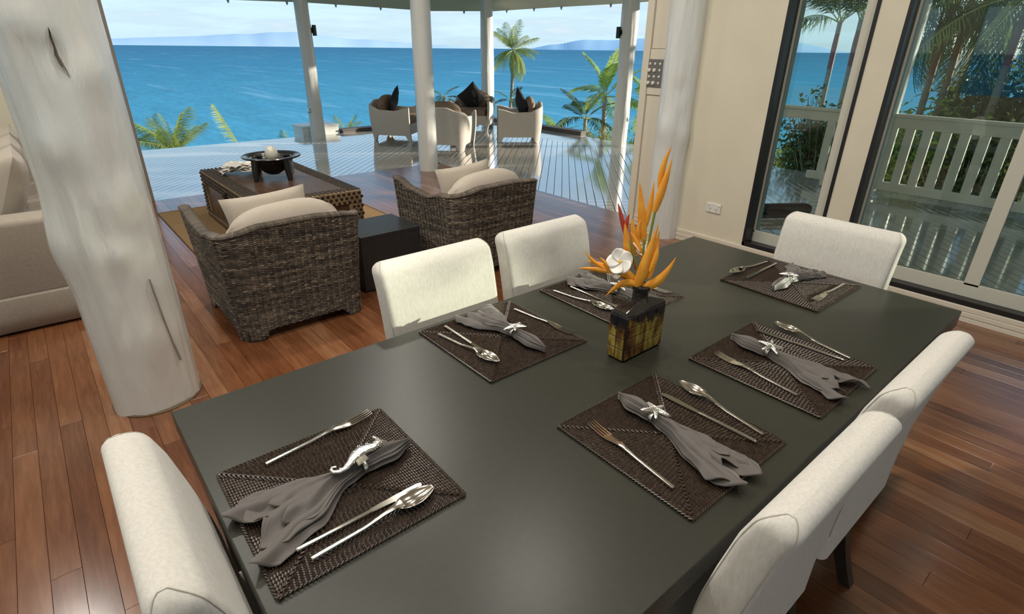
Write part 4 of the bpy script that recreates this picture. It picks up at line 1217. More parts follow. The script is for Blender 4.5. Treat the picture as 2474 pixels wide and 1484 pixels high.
# crumpled pale cloth
t = thing('folded_cloth', 'crumpled pale cloth lying on the chest behind the bowl', 'cloth', (1.42, 5.62, 0.46))
cl_m = mat('pale_cloth', (0.60, 0.58, 0.52), 0.9)
for q in range(3):
    m = MB()
    def cf(u, v, q=q):
        a, b = u - 0.5, v - 0.5
        z = 0.012 + 0.03 * q + 0.035 * abs(noise.noise(Vector((u * 3.5 + q * 7, v * 3.5, q)))) + 0.02 * (1 - 4 * a * a)
        return (a * (0.34 - 0.05 * q) + 0.02 * math.sin(v * 9 + q), b * (0.22 - 0.02 * q) + 0.02 * math.sin(u * 8 + q * 2), z)
    m.grid(cf, 22, 16); m.build('fold', cl_m, t, solid=0.003, angle=60, rot=(0, 0, math.radians(-15 + 14 * q)))

# black cube side table
t = thing('cube_table', 'plain black cube side table between the seagrass armchairs', 'side table', (1.717, 3.52, 0))
cube_m = mat('black_satin', (0.018, 0.020, 0.021), 0.32, var=((0.024, 0.026, 0.028), 30, (1, 1, 1)))
m = MB(); m.box(-0.228, 0.228, -0.205, 0.205, 0.008, 0.370); m.build('carcass', cube_m, t, smooth=False, bevel=0.003)
m = MB(); m.box(-0.2285, 0.2285, -0.2055, 0.2055, 0.3705, 0.40); m.build('top_slab', cube_m, t, smooth=False, bevel=0.003)
m = MB(); m.box(-0.21, 0.21, -0.19, 0.19, 0, 0.01); m.build('plinth', black_m, t, smooth=False)

# ================================================================== SWITCH PLATE AND SOCKET
t = thing('switch_plate', 'grey switch plate with twelve pale knobs beside the log post', 'switch', (XW + 0.045, 3.165, 1.365))
m = MB(); m.box(-0.008, 0.0, -0.088, 0.088, -0.112, 0.112); m.build('plate', mat('plate_grey', (0.20, 0.20, 0.19), 0.4, 0.5), t, smooth=False, bevel=0.003)
for r_ in range(4):
    for c_ in range(3):
        m = MB(); kn = r_ in (1, 3) and c_ < 2
        m.tube([(-0.006, 0, 0), (-0.02 if kn else -0.012, 0, 0), (-0.022 if kn else -0.014, 0, 0)], [0.016, 0.0145, 0.011] if kn else [0.012, 0.0105, 0.008], 16)
        m.build('knob' if kn else 'rocker', mat('ivory', (0.68, 0.64, 0.55), 0.35), t, loc=(0, 0.052 - 0.052 * c_, 0.075 - 0.051 * r_))
for yy in (-0.06, 0.06):
    m = MB(); m.tube([(-0.007, 0, 0), (-0.0095, 0, 0)], 0.004, 8); m.build('screw', steel_m, t, loc=(0, yy, 0.1))
t = thing('power_socket', 'white double power socket low on the wall beside the narrow window', 'socket', (XW, 2.378, 0.347))
wp = mat('white_plastic', (0.72, 0.70, 0.64), 0.3)
m = MB(); m.box(-0.010, 0.0, -0.066, 0.066, -0.040, 0.040); m.build('plate', wp, t, smooth=False, bevel=0.004)
for sy in (-1, 1):
    m = MB(); m.box(-0.014, -0.009, -0.009, 0.009, -0.006, 0.006); m.build('rocker', wp, t, smooth=False, bevel=0.002, loc=(0, sy * 0.045, 0.024))
    for k, (oy, oz, an) in enumerate(((-0.009, 0.0, 0.5), (0.009, 0.0, -0.5), (0, -0.016, 0))):
        m = MB(); m.box(-0.0108, -0.009, -0.0016, 0.0016, -0.005, 0.005); m.build('pin_slot', black_m, t, smooth=False, loc=(0, sy * 0.030 + oy, -0.006 + oz), rot=(an, 0, 0))

# ================================================================== DINING TABLE
t = thing('dining_table', 'long matt black dining table laid for six', 'table', (1.18, 0.83, 0))
tx, ty = 1.10, 0.528
m = MB(); m.box(-tx, tx, -ty, ty, 0.692, 0.75); m.build('tabletop', table_m, t, smooth=False, bevel=0.0025)
for sx in (-1, 1):
    for sy in (-1, 1):
        m = MB(); m.box(-0.045, 0.045, -0.045, 0.045, 0, 0.69); m.build('leg', table_m, t, smooth=False, bevel=0.003, loc=(sx * (tx - 0.07), sy * (ty - 0.07), 0))
m = MB(); m.box(-tx + 0.11, tx - 0.11, -ty + 0.075, -ty + 0.095, 0.62, 0.691); m.box(-tx + 0.11, tx - 0.11, ty - 0.095, ty - 0.075, 0.62, 0.691)
m.box(-tx + 0.06, -tx + 0.08, -ty + 0.11, ty - 0.11, 0.62, 0.691); m.box(tx - 0.08, tx - 0.06, -ty + 0.11, ty - 0.11, 0.62, 0.691)
m.build('apron', table_m, t, smooth=False, bevel=0.002)
TZ = 0.7505

# ================================================================== DINING CHAIRS  (local: sitter looks +y)
def back_profile(z):
    """y of the front face of the backrest at height z"""
    f = (z - 0.42) / 0.50
    tab = ((0.30, 0.088), (0.42, 0.088), (0.50, 0.085), (0.61, 0.075), (0.67, 0.066), (0.75, 0.050), (0.845, 0.028), (0.95, -0.010))
    for (za, a), (zb, b) in zip(tab, tab[1:]):
        if za <= z <= zb: return -0.295 + a + (b - a) * (z - za) / (zb - za)
    return -0.305
def chair_section(z, hw=0.222, th=0.078, Z1=0.925, rc=0.036):
    ins = 0.0
    if z > Z1 - rc:
        ins = rc * (1 - math.sqrt(max(0, 1 - ((z - (Z1 - rc)) / rc) ** 2)))
    f = (z - 0.42) / 0.5
    w = hw * (0.985 + 0.03 * max(0, f)) - ins * 0.9
    y1 = back_profile(min(z, 0.92)) - ins; y0 = back_profile(min(z, 0.92)) - th * (1.12 - 0.2 * max(0, f)) + ins
    r = min(0.022, (y1 - y0) * 0.48)
    k = r * (1 - 0.7071)
    bw = 0.010 * (1 - ((w - k) / hw) ** 2)
    return w, (y0, y1), (w - k, y1 - k - bw), (w - k, y0 + k - bw), r
def chair_back():
    m = MB(); hw = 0.222; th = 0.078
    nx_, nz_ = 24, 22
    rs = []
    Z0, Z1 = 0.40, 0.925
    rc = 0.036
    # stack of horizontal rounded-rectangle sections, closing over the top
    zs = [Z0 + (Z1 - rc - Z0) * k / nz_ for k in range(nz_ + 1)] + [Z1 - rc + rc * math.sin(PI / 2 * k / 7) for k in range(1, 8)]
    for z in zs:
        w, (y0, y1), _, _, r = chair_section(z)
        ring = []
        for (cx_, cy_, a0) in ((w - r, y1 - r, 0), (-w + r, y1 - r, PI / 2), (-w + r, y0 + r, PI), (w - r, y0 + r, 1.5 * PI)):
            for k in range(6):
                a = a0 + PI / 2 * k / 5
                x = cx_ + r * math.cos(a); yv = cy_ + r * math.sin(a)
                bow = 0.010 * (1 - (x / hw) ** 2)
                ring.append((x, yv - bow, z))
        rs.append(ring)
    m.rings(rs)
    return m
chair_me = {}
me = chair_back().mesh('backrest', True, 75); me.materials.append(linen_m); chair_me['backrest'] = me
me = rbox(-0.225, 0.225, -0.245, 0.235, 0.365, 0.475, 0.028, 4).mesh('seat', True, 60); me.materials.append(linen_m); chair_me['seat'] = me
for nm_, sx in (('seam_l', -1), ('seam_r', 1)):
    sm = MB()
    zz = [0.48 + 0.409 * k / 14 for k in range(15)] + [0.889 + 0.035 * math.sin(PI / 2 * k / 6) for k in range(1, 7)]
    def on(z, front):
        x, yv = chair_section(z)[2 if front else 3]
        return (sx * abs(x), yv, z)
    sm.tube([on(z, True) for z in zz] + [on(z, False) for z in reversed(zz)], 0.0014, 5)
    me = sm.mesh('seam'); me.materials.append(mat('seam_thread', (0.40, 0.37, 0.32), 0.9)); chair_me[nm_] = me
def leg_mesh(rear):
    m = MB(); rs = []
    for k in range(9):
        f = k / 8; z = 0.37 * f
        s = 0.017 + 0.006 * f
        y = -(0.085 * (1 - f) ** 1.8) if rear else 0.0
        rs.append([(-s, y - s, z), (s, y - s, z), (s, y + s, z), (-s, y + s, z)])
    m.rings(rs); me = m.mesh('leg', True, 40); me.materials.append(darkwood_m); return me
chair_me['rear'] = leg_mesh(True); chair_me['front'] = leg_mesh(False)
CH = [((0.945, 1.205), PI, 'pale linen dining chair across the table with a patch of sun'),
      ((1.452, 1.205), PI, 'pale linen dining chair across the table behind the vase'),
      ((2.108, 0.785), PI / 2, 'pale linen dining chair at the window end of the table'),
      ((0.912, 0.525), 0, 'pale linen dining chair on the near side, closest to the camera'),
      ((1.440, 0.530), 0, 'pale linen dining chair on the near side, closer to the window'),
      ((0.305, 0.845), -PI / 2, 'pale linen dining chair at the left end of the table')]
for (cx_, cy_), rz, lab in CH:
    t = thing('dining_chair', lab, 'chair', (cx_, cy_, 0), rz, group='linen dining chairs')
    place('seat', chair_me['seat'], t); b = place('backrest', chair_me['backrest'], t); place('seam', chair_me['seam_l'], b); place('seam', chair_me['seam_r'], b)
    for sx in (-1, 1):
        place('leg', chair_me['rear'], t, loc=(sx * 0.185, -0.21, 0)); place('leg', chair_me['front'], t, loc=(sx * 0.185, 0.19, 0))

# ================================================================== PLACEMATS
def mat_mesh():
    m = MB(); H = 0.181; rg = random.Random(2)
    m.box(-H, H, -H, H, 0.0, 0.0022, 0.05)
    rh, cw = 0.0052, 0.0088
    nring = int(H / rh)
    for q in range(4):
        R = Matrix.Rotation(q * PI / 2, 3, 'Z')
        for j in range(nring):
            d = H - (j + 0.5) * rh            # distance of this course from the centre
            n = max(1, int(2 * d / cw))
            for i in range(n):
                x0 = -d + (2 * d) * i / n; x1 = -d + (2 * d) * (i + 1) / n
                if j % 2: x0 += (x1 - x0) * 0.5; x1 = min(x1 + (x1 - x0), d)
                if x1 - x0 < 0.002: continue
                xm = (x0 + x1) / 2; e = (x1 - x0) * 0.12; h = rh * 0.60
                a = min(0.98, max(0.06, rg.gauss(0.40, 0.11)))
                zt = 0.0022 + 0.0034 * rg.uniform(0.92, 1.08)
                tw = rh * 0.22
                P = [(x0 - e, -d - tw, 0.0016), (xm, -d - h, 0.0016), (x1 + e, -d + tw, 0.0016), (xm, -d + h, 0.0016), (xm - (x1 - x0) * 0.22, -d - tw * 0.4, zt), (xm + (x1 - x0) * 0.22, -d + tw * 0.4, zt)]
                P = [R @ Vector(p) for p in P]
                m.add(P, [(0, 1, 4), (1, 5, 4), (1, 2, 5), (2, 3, 5), (3, 4, 5), (3, 0, 4)], a)
    return m
rattan_m = mat_rnd('rattan', [(0.012, 0.008, 0.006), (0.045, 0.028, 0.018), (0.085, 0.055, 0.036), (0.17, 0.115, 0.075)], 0.30, 0.55, grain=(0.3, 150, (1, 1, 1)))
pmw = mat_mesh()
nb = 6
base_me = MB(); base_me.v = pmw.v[:8]; base_me.f = pmw.f[:6]; base_me.a = [0.05] * 6
base_me = base_me.mesh('backing', False); base_me.materials.append(rattan_m)
wv = MB(); wv.v = [p for p in pmw.v[8:]]; wv.f = [tuple(i - 8 for i in f) for f in pmw.f[6:]]; wv.a = pmw.a[6:]
weave_mat_me = wv.mesh('weave', True, 20); weave_mat_me.materials.append(rattan_m)
ed = MB()
for q in range(4):
    R = Matrix.Rotation(q * PI / 2, 3, 'Z')
    n = 46
    for i in range(n):
        x0 = -0.181 + 0.362 * i / n; x1 = x0 + 0.362 / n * 1.1
        ed.tube([R @ Vector((x0, -0.183, 0.001)), R @ Vector((x0 + (x1 - x0) * 0.3, -0.1835, 0.0052)), R @ Vector((x1, -0.180, 0.0055))], [0.0010, 0.0017, 0.0010], 5, a=0.25 + 0.3 * random.random())
edge_me = ed.mesh('bound_edge', True, 60); edge_me.materials.append(rattan_m)
mi = MB()
for q in range(4):
    R = Matrix.Rotation(q * PI / 2, 3, 'Z')
    for i in range(24):
        d0 = 0.004 + 0.176 * i / 24
        for s_ in (-1, 1):
            p0 = Vector((d0 + 0.0035 * s_, d0 - 0.0035 * s_, 0.003)); p1 = Vector((d0 + 0.0075, d0 + 0.0075, 0.0062))
            mi.tube([R @ p0, R @ ((p0 + p1) / 2 + Vector((0, 0, 0.0012))), R @ p1], [0.0012, 0.0021, 0.0012], 5, a=0.22 + 0.2 * random.random())
mitre_me = mi.mesh('mitre_braid', True, 60); mitre_me.materials.append(rattan_m)
PLACES = [  # centre, turn, where
    ((0.286, 0.867), -0.6, 'at the left table end', 'with the seahorse ring'),
    ((0.936, 0.540), -0.6, 'on the near side closest to the camera', ''),
    ((1.448, 0.528), 0.2, 'on the near side closer to the window', ''),
    ((0.935, 1.148), -0.3, 'on the far side before the sunlit chair', ''),
    ((1.445, 1.150), -0.5, 'on the far side behind the vase', ''),
    ((2.057, 0.792), -0.8, 'at the window end of the table', '')]
for (px, py), rz, where, ex in PLACES:
    t = thing('placemat', 'square dark brown woven rattan placemat ' + where, 'placemat', (px, py, TZ), math.radians(rz), group='rattan placemats')
    place('backing', base_me, t); tag(place('mitre_braid', mitre_me, t), kind='stuff'); tag(place('weave', weave_mat_me, t), kind='stuff'); tag(place('bound_edge', edge_me, t), kind='stuff')
MZ = TZ + 0.0062

# ================================================================== CUTLERY (local: handle end at origin, points along +x)
def loft(stations, n=10):
    """stations: (x, half width, z centre, half thickness)"""
    rs = []
    for (x, w, z, h) in stations:
        ring = []
        for k in range(n):
            a = 2 * PI * (k + 0.5) / n
            cx_ = math.copysign(abs(math.cos(a)) ** 0.6, math.cos(a)); sx_ = math.copysign(abs(math.sin(a)) ** 0.6, math.sin(a))
            ring.append((x, w * cx_, z + h * sx_))
        rs.append(ring)
    return rs
def fork_parts():
    hd = MB(); hd.rings(loft([(0, 0.0042, 0.0038, 0.0030), (0.004, 0.0045, 0.0038, 0.0034), (0.10, 0.0042, 0.0045, 0.0032), (0.135, 0.0048, 0.008, 0.0026), (0.150, 0.0062, 0.0095, 0.0020), (0.165, 0.0098, 0.0085, 0.0013), (0.180, 0.0122, 0.0060, 0.0010), (0.192, 0.0126, 0.0044, 0.0009), (0.197, 0.0125, 0.0040, 0.0008)]))
    tn = MB()
    for k in range(4):
        y = (k - 1.5) * 0.0070
        tn.rings([[(x, y * s + 0.0019 * dy * w, z + 0.0009 * dz) for dy, dz in ((-1, -1), (1, -1), (1, 1), (-1, 1))] for (x, s, w, z) in ((0.192, 1, 1.05, 0.0043), (0.215, 1.0, 0.95, 0.0040), (0.238, 0.98, 0.8, 0.0056), (0.252, 0.94, 0.35, 0.0082))])
    return hd, tn
def knife_parts():
    hd = MB(); hd.rings(loft([(0, 0.0042, 0.0038, 0.0030), (0.004, 0.0045, 0.0038, 0.0034), (0.10, 0.0046, 0.0042, 0.0032), (0.142, 0.0052, 0.0045, 0.0024)]))
    bl = MB()
    out_ = [(0.138, -0.0046), (0.160, -0.0062), (0.20, -0.0092), (0.225, -0.0098), (0.240, -0.0080), (0.250, -0.0030), (0.2525, 0.003), (0.245, 0.0060), (0.20, 0.0066), (0.16, 0.0056), (0.138, 0.0048)]
    bl.prism(out_, 0.0030, 0.0047)
    return hd, bl
def spoon_parts():
    hd = MB(); hd.rings(loft([(0, 0.0042, 0.0038, 0.0030), (0.004, 0.0045, 0.0038, 0.0034), (0.10, 0.0042, 0.0045, 0.0032), (0.140, 0.0048, 0.0105, 0.0024), (0.158, 0.0060, 0.0140, 0.0018), (0.172, 0.0095, 0.0142, 0.0012), (0.180, 0.0115, 0.0138, 0.0010)]))
    bw = MB()
    def fn(u, v):
        x = 0.170 + 0.081 * u
        p = (x - 0.165) / 0.088
        w = 0.0205 * math.sin(PI * min(1, max(0.0, p)) ** 0.82) ** 0.72 + 0.0008
        b = 2 * v - 1
        rimz = 0.0135 - 0.0022 * u
        dp = 0.0105 * (math.sin(PI * min(1, max(0, p)) ** 0.8) ** 0.9)
        return (x, b * w, rimz - dp * (1 - b * b))
    bw.grid(fn, 22, 12)
    return hd, bw
cut = {}
for nm, fn, p2 in (('fork', fork_parts, 'tines'), ('knife', knife_parts, 'blade'), ('spoon', spoon_parts, 'bowl')):
    a, b = fn()
    m1 = a.mesh('handle', True, 45); m1.materials.append(steel_m)
    m2 = b.mesh(p2, True, 45 if nm != 'spoon' else 70); m2.materials.append(steel_m)
    cut[nm] = (m1, p2, m2)
SET = [  # per place: fork, knife, spoon as (x, y, heading degrees)
    ((0.191, 1.013, 5.7), (0.159, 0.757, 0.0), (0.172, 0.723, 1.8)),
    ((0.792, 0.428, 83.6), (1.056, 0.396, 91.6), (1.093, 0.398, 81.9)),
    ((1.312, 0.422, 83.0), (1.591, 0.420, 94.0), (1.615, 0.410, 79.0)),
    ((1.083, 1.262, -84.0), (0.832, 1.302, -90.2), (0.788, 1.272, -82.0)),
    ((1.590, 1.262, -88.0), (1.368, 1.279, -90.6), (1.294, 1.290, -82.0)),
    ((2.190, 0.651, 179.0), (2.205, 0.920, 181.5), (2.195, 0.955, 175.0))]
for (pc, rz, where, ex), st in zip(PLACES, SET):
    for nm, (x_, y_, h_) in zip(('fork', 'knife', 'spoon'), st):
        t = thing('table_' + nm, 'polished steel table %s on the placemat %s' % (nm, where), nm, (x_, y_, MZ - 0.0004), math.radians(h_), group='table %ss' % ('knive' if nm == 'knife' else nm))
        place('handle', cut[nm][0], t)
        o = place(cut[nm][1], cut[nm][2], t)
        if nm == 'spoon':
            md = o.modifiers.new('thickness', 'SOLIDIFY'); md.thickness = 0.0011; md.offset = -1

# ================================================================== NAPKINS AND RINGS
def smooth(f): return f * f * (3 - 2 * f)
def interp(tab, s):
    for k in range(len(tab) - 1):
        if tab[k][0] <= s <= tab[k + 1][0]:
            return tab[k][1] + (tab[k + 1][1] - tab[k][1]) * smooth((s - tab[k][0]) / (tab[k + 1][0] - tab[k][0]))
    return tab[-1][1]
def napkin(L, ring, fan, skew, seed, curl=0.0, layers=3):
    """pulled through a ring: slim tip at s=0, ring at s=ring, fan of folds to s=1. Local axis +x from tip to fan."""
    rg = random.Random(seed); sheets = []
    W_ = [(0, 0.004), (ring * 0.45, 0.026), (ring * 0.8, 0.019), (ring, 0.013), (ring + 0.10, 0.022), (ring + 0.35, fan * 0.72), (1.0, fan)]
    Am = [(0, 0.004), (ring * 0.5, 0.012), (ring, 0.012), (ring + 0.15, 0.016), (1.0, 0.020)]
    for q in range(layers):
        m = MB()
        ph = rg.uniform(0, 1); nf = rg.choice((2.3, 2.8, 3.4)) - 0.4 * q
        sc = (1.0, 0.86, 0.62)[q]; lift = (0.000, 0.007, 0.014)[q]
        end = (1.0, 0.93, 0.80)[q] * rg.uniform(0.97, 1.0)
        off = (0.0, rg.uniform(-0.2, 0.2), skew)[q]
        c1, c2 = rg.uniform(0.1, 0.35), rg.uniform(0.65, 0.9)
        def fn(u, v, q=q, ph=ph, nf=nf, sc=sc, lift=lift, end=end, off=off, c1=c1, c2=c2):
            # jagged hem: two corners stick out, the rest is drawn back
            hem = 1 - 0.16 * min(abs(v - c1), abs(v - c2)) / 0.3
            s = u * end * (hem if u > 0.5 else 1 - (1 - hem) * (u / 0.5) ** 2 if u > 0 else 1)
            s = u * end * (1 - (1 - hem) * u * u)
            b = 2 * v - 1
            w = interp(W_, s) * sc
            am = interp(Am, s) * (1.0 - 0.15 * q)
            fan_f = max(0, (s - ring) / (1 - ring))
            tri = abs(((v * nf + ph) % 1.0) * 2 - 1)
            fold = smooth(tri)
            y = b * w + fan_f * w * off + 0.008 * fan_f * math.sin(7 * s + q + b * 2) + 0.012 * fan_f * noise.noise(Vector((s * 9 + seed, b * 1.5, q)))
            z = 0.0035 + lift * (0.35 + 0.65 * (1 - 0.5 * fan_f)) + am * fold * (1 - 0.55 * b * b) + am * 0.75 * (1 - b * b) * (1 - fan_f) + 0.006 * fan_f * noise.noise(Vector((s * 14, b * 3, q + seed)))
            if s < ring: z += 0.004 * math.sin(PI * s / ring)
            y += curl * s * s
            return (s * L, y, max(0.002 + q * 0.002, z))
        m.grid(fn, 56, 44)
        sheets.append(m)
    return sheets
def starfish_mesh():
    m = MB(); top = (0, 0, 0.010); ring_ = []
    n = 5; ro, ri = 0.037, 0.0105
    pts = []
    for k in range(n):
        a = 2 * PI * k / n
        for da, r in ((-0.16, ro * 0.93), (0.0, ro), (0.16, ro * 0.93), (PI / n, ri)):
            if abs(da) == 0.16: r = ro * 0.90; da = da * 0.75
            pts.append((r * math.cos(a + da), r * math.sin(a + da)))
    N = len(pts)
    vs = [(x, y, 0.001) for x, y in pts] + [(x * 0.93, y * 0.93, 0.0035) for x, y in pts]
    # ridge points along each arm
    ridge = []
    for k in range(n):
        a = 2 * PI * k / n
        ridge.append((0.028 * math.cos(a), 0.028 * math.sin(a), 0.0055)); ridge.append((0.014 * math.cos(a), 0.014 * math.sin(a), 0.0090))
    vs += ridge + [top]
    fs = [tuple(range(N - 1, -1, -1))]
    for i in range(N): fs.append((i, (i + 1) % N, N + (i + 1) % N, N + i))
    T = 2 * N + len(ridge)
    for k in range(n):
        l, t_, r, v = (N + 4 * k + j for j in range(4)); pv = N + (4 * k - 1) % N if k else N + 4 * n - 1
        o_, i_ = 2 * N + 2 * k, 2 * N + 2 * k + 1
        fs += [(l, t_, o_), (t_, r, o_), (pv, l, o_, i_), (r, v, i_, o_), (pv, i_, T), (i_, v, T)]
    m.add(vs, fs)
    # beads along the arms
    for k in range(n):
        a = 2 * PI * k / n
        for j in range(6):
            r = 0.006 + 0.0045 * j
            for s in (-1, 0, 1):
                oy = s * 0.0032 * (1 - j / 8)
                c_ = (r * math.cos(a) - oy * math.sin(a), r * math.sin(a) + oy * math.cos(a), 0.0096 - 0.00075 * j - 0.0012 * abs(s))
                m.lathe([(0.0013, -0.001), (0.0011, 0.0006), (0.0003, 0.0012)], 5, c_)
    return m
star_me = starfish_mesh().mesh('starfish', True, 40); star_me.materials.append(silver_m)
bd = MB(); NB = 28
rs = []
for k in range(NB):
    a = 2 * PI * k / NB
    rs.append([((0.0045 * math.cos(b)), (0.0195 + 0.0013 * math.sin(b)) * math.cos(a), 0.0145 * math.sin(a) + 0.0013 * math.sin(b) * math.sin(a)) for b in [2 * PI * j / 8 for j in range(8)]])
bd.rings(rs, loop=True)
band_me = bd.mesh('band', True, 60); band_me.materials.append(silver_m)
def seahorse():
    body, fin = MB(), MB()
    # local: x along the body from tail to head, y sideways
    path = [(-0.034, 0.010), (-0.0385, 0.0135), (-0.0425, 0.010), (-0.0425, 0.004), (-0.0375, -0.001), (-0.029, -0.0025), (-0.018, 0.001), (-0.006, 0.0065), (0.006, 0.0085), (0.017, 0.0055), (0.026, 0.002), (0.0325, 0.003), (0.0375, 0.007)]
    rad = [0.0020, 0.0023, 0.0026, 0.0030, 0.0036, 0.0044, 0.0058, 0.0085, 0.0098, 0.0085, 0.0062, 0.0056, 0.0052]
    body.tube([(x, y, 0.006) for x, y in path], rad, 12, flat=0.65)
    body.tube([(0.0375, 0.007, 0.006), (0.039, 0.013, 0.006), (0.0385, 0.019, 0.006)], [0.0050, 0.0028, 0.0024], 10, flat=0.8)
    for i in range(4, 12):
        for j in range(5):
            f = (j - 2) / 2.2
            x, y = path[i]; body.lathe([(0.0014, -0.001), (0.0009, 0.001)], 5, (x + 0.003, y + f * rad[i], 0.006 + 0.62 * rad[i] * math.sqrt(max(0, 1 - f * f))))
    for k in range(7):
        x = 0.040 - 0.004 * k; fin.tube([(x, 0.002, 0.007), (x + 0.002, -0.006 - 0.001 * (k % 2), 0.007)], [0.0016, 0.0006], 5)
    for k in range(8):
        fin.tube([(-0.010 + 0.002 * k, -0.002, 0.007), (-0.014 + 0.0024 * k, -0.013, 0.006)], [0.0013, 0.0008], 5)
    return body, fin
NAP = [  # tip xy, fan-end xy, length scale, fan half width, ring position, seed
    ((0.455, 0.877), (0.070, 0.852), 0.105, 0.30, 3, 0.02, 0.3),
    ((0.950, 0.702), (0.922, 0.322), 0.074, 0.30, 7, 0.0, -0.25),
    ((1.459, 0.690), (1.425, 0.316), 0.076, 0.33, 12, 0.0, 0.3),
    ((0.966, 0.984), (0.955, 1.335), 0.085, 0.38, 17, 0.0, 0.25),
    ((1.470, 1.020), (1.432, 1.335), 0.070, 0.34, 23, 0.0, 0.25),
    ((1.915, 0.790), (2.228, 0.800), 0.075, 0.40, 29, 0.0, -0.2)]
for i, ((tp, fe, fan, rp, seed, curl, skew), (pc, prz, where, ex)) in enumerate(zip(NAP, PLACES)):
    a, b = Vector((*tp, 0)), Vector((*fe, 0)); L = (b - a).length; h = math.atan2(b.y - a.y, b.x - a.x)
    t = thing('napkin', 'taupe cloth napkin pulled through a silver ring %s' % where, 'napkin', (a.x, a.y, MZ), h, group='taupe napkins')
    for q, sh in enumerate(napkin(L, rp, fan, skew, seed, curl)):
        sh.build('fold', napkin_m, t, solid=0.0014, angle=50)
    rp_w = a + (b - a) * rp
    if i == 0:
        rt = thing('napkin_ring', 'silver seahorse napkin ring on the napkin at the left table end', 'napkin ring', (rp_w.x, rp_w.y, MZ + 0.018), h)
        rt.location.z = MZ + 0.0165
        place('band', band_me, rt)
        sb, sf = seahorse()
        o = sb.build('seahorse', silver_m, rt, angle=50, loc=(0.002, 0.004, 0.0165)); o.rotation_euler = (math.radians(0), math.radians(0), math.radians(178 + 12)); o.scale = (1.45, 1.45, 1.45)
        f_ = sf.build('fin', silver_m, o, angle=50)
    else:
        rt = thing('napkin_ring', 'silver starfish napkin ring on the napkin %s' % where, 'napkin ring', (rp_w.x, rp_w.y, MZ + 0.0165), h, group='starfish napkin rings')
        place('band', band_me, rt)
        o = place('starfish', star_me, rt, loc=(0, 0, 0.0155)); o.rotation_euler = (math.radians((10, -6, 8, 12, -10, 14)[i]), math.radians(4), 0.4 * i)

# ================================================================== VASE
t = thing('ceramic_vase', 'square ceramic vase with dark dripping glaze and relief tiles, holding the flowers', 'vase', (1.190, 0.845, TZ))
def glaze():
    m_ = bpy.data.materials.new('drip_glaze'); m_.use_nodes = True
    tt = m_.node_tree; b = tt.nodes['Principled BSDF']; b.inputs['Roughness'].default_value = 0.16; b.inputs['Coat Weight'].default_value = 0.5
    c = tt.nodes.new('ShaderNodeTexCoord'); sp = tt.nodes.new('ShaderNodeSeparateXYZ'); tt.links.new(c.outputs['Object'], sp.inputs[0])
    mp_ = tt.nodes.new('ShaderNodeMapping'); mp_.inputs['Scale'].default_value = (1, 1, 0.12); tt.links.new(c.outputs['Object'], mp_.inputs[0])
    n = tt.nodes.new('ShaderNodeTexNoise'); n.inputs['Scale'].default_value = 42; n.inputs['Detail'].default_value = 3; tt.links.new(mp_.outputs[0], n.inputs['Vector'])
    ad = tt.nodes.new('ShaderNodeMath'); ad.operation = 'MULTIPLY_ADD'; ad.inputs[1].default_value = 0.12; tt.links.new(n.outputs['Fac'], ad.inputs[0]); tt.links.new(sp.outputs['Z'], ad.inputs[2])
    r = tt.nodes.new('ShaderNodeMapRange'); r.inputs[1].default_value = 0.168; r.inputs[2].default_value = 0.180; tt.links.new(ad.outputs[0], r.inputs[0])
    n2 = tt.nodes.new('ShaderNodeTexNoise'); n2.inputs['Scale'].default_value = 26; n2.inputs['Detail'].default_value = 5
    mp2 = tt.nodes.new('ShaderNodeMapping'); mp2.inputs['Scale'].default_value = (1.6, 1.6, 0.5); tt.links.new(c.outputs['Object'], mp2.inputs[0]); tt.links.new(mp2.outputs[0], n2.inputs['Vector'])
    rp = tt.nodes.new('ShaderNodeValToRGB'); el = rp.color_ramp.elements
    el[0].position = 0.36; el[0].color = (0.045, 0.013, 0.006, 1); el[1].position = 0.66; el[1].color = (0.40, 0.30, 0.08, 1)
    k = el.new(0.46); k.color = (0.14, 0.065, 0.014, 1); k = el.new(0.55); k.color = (0.24, 0.17, 0.03, 1)
    tt.links.new(n2.outputs['Fac'], rp.inputs[0])
    mx_ = tt.nodes.new('ShaderNodeMixRGB'); tt.links.new(r.outputs[0], mx_.inputs[0]); tt.links.new(rp.outputs[0], mx_.inputs[1]); mx_.inputs[2].default_value = (0.012, 0.014, 0.018, 1)
    tt.links.new(mx_.outputs[0], b.inputs['Base Color'])
    bp = tt.nodes.new('ShaderNodeBump'); bp.inputs['Strength'].default_value = 0.4; bp.inputs['Distance'].default_value = 0.003; tt.links.new(n2.outputs['Fac'], bp.inputs['Height']); tt.links.new(bp.outputs[0], b.inputs['Normal'])
    return m_
gz = glaze(); dark_gz = mat('dark_glaze', (0.014, 0.013, 0.014), 0.16, coat=0.5, var=((0.03, 0.022, 0.018), 30, (1, 1, 0.4)))
vx, vy, vh = 0.088, 0.030, 0.146
m = MB(); rs = []
for z, f in ((0.0, 0.97), (0.006, 1.0), (vh - 0.012, 1.0), (vh - 0.003, 0.985), (vh + 0.004, 0.93)):
    rs.append([(sx * vx * f, sy * (vy - vx * (1 - f)), z) for sx, sy in ((-1, -1), (1, -1), (1, 1), (-1, 1))])
# sloping shoulder up to the neck
rs.append([(sx * 0.026, sy * 0.019, vh + 0.024) for sx, sy in ((-1, -1), (1, -1), (1, 1), (-1, 1))])
m.rings(rs); m.build('body', dark_gz, t, smooth=False, bevel=0.004, seg=3)
m = MB(); m.lathe([(0.0245, vh + 0.012), (0.0225, vh + 0.024), (0.0215, vh + 0.040), (0.0245, vh + 0.047), (0.0275, vh + 0.052), (0.0285, vh + 0.058), (0.0275, vh + 0.063), (0.0225, vh + 0.064), (0.0190, vh + 0.058), (0.0185, vh + 0.02)], 32, cap=False)
m.build('neck', dark_gz, t)
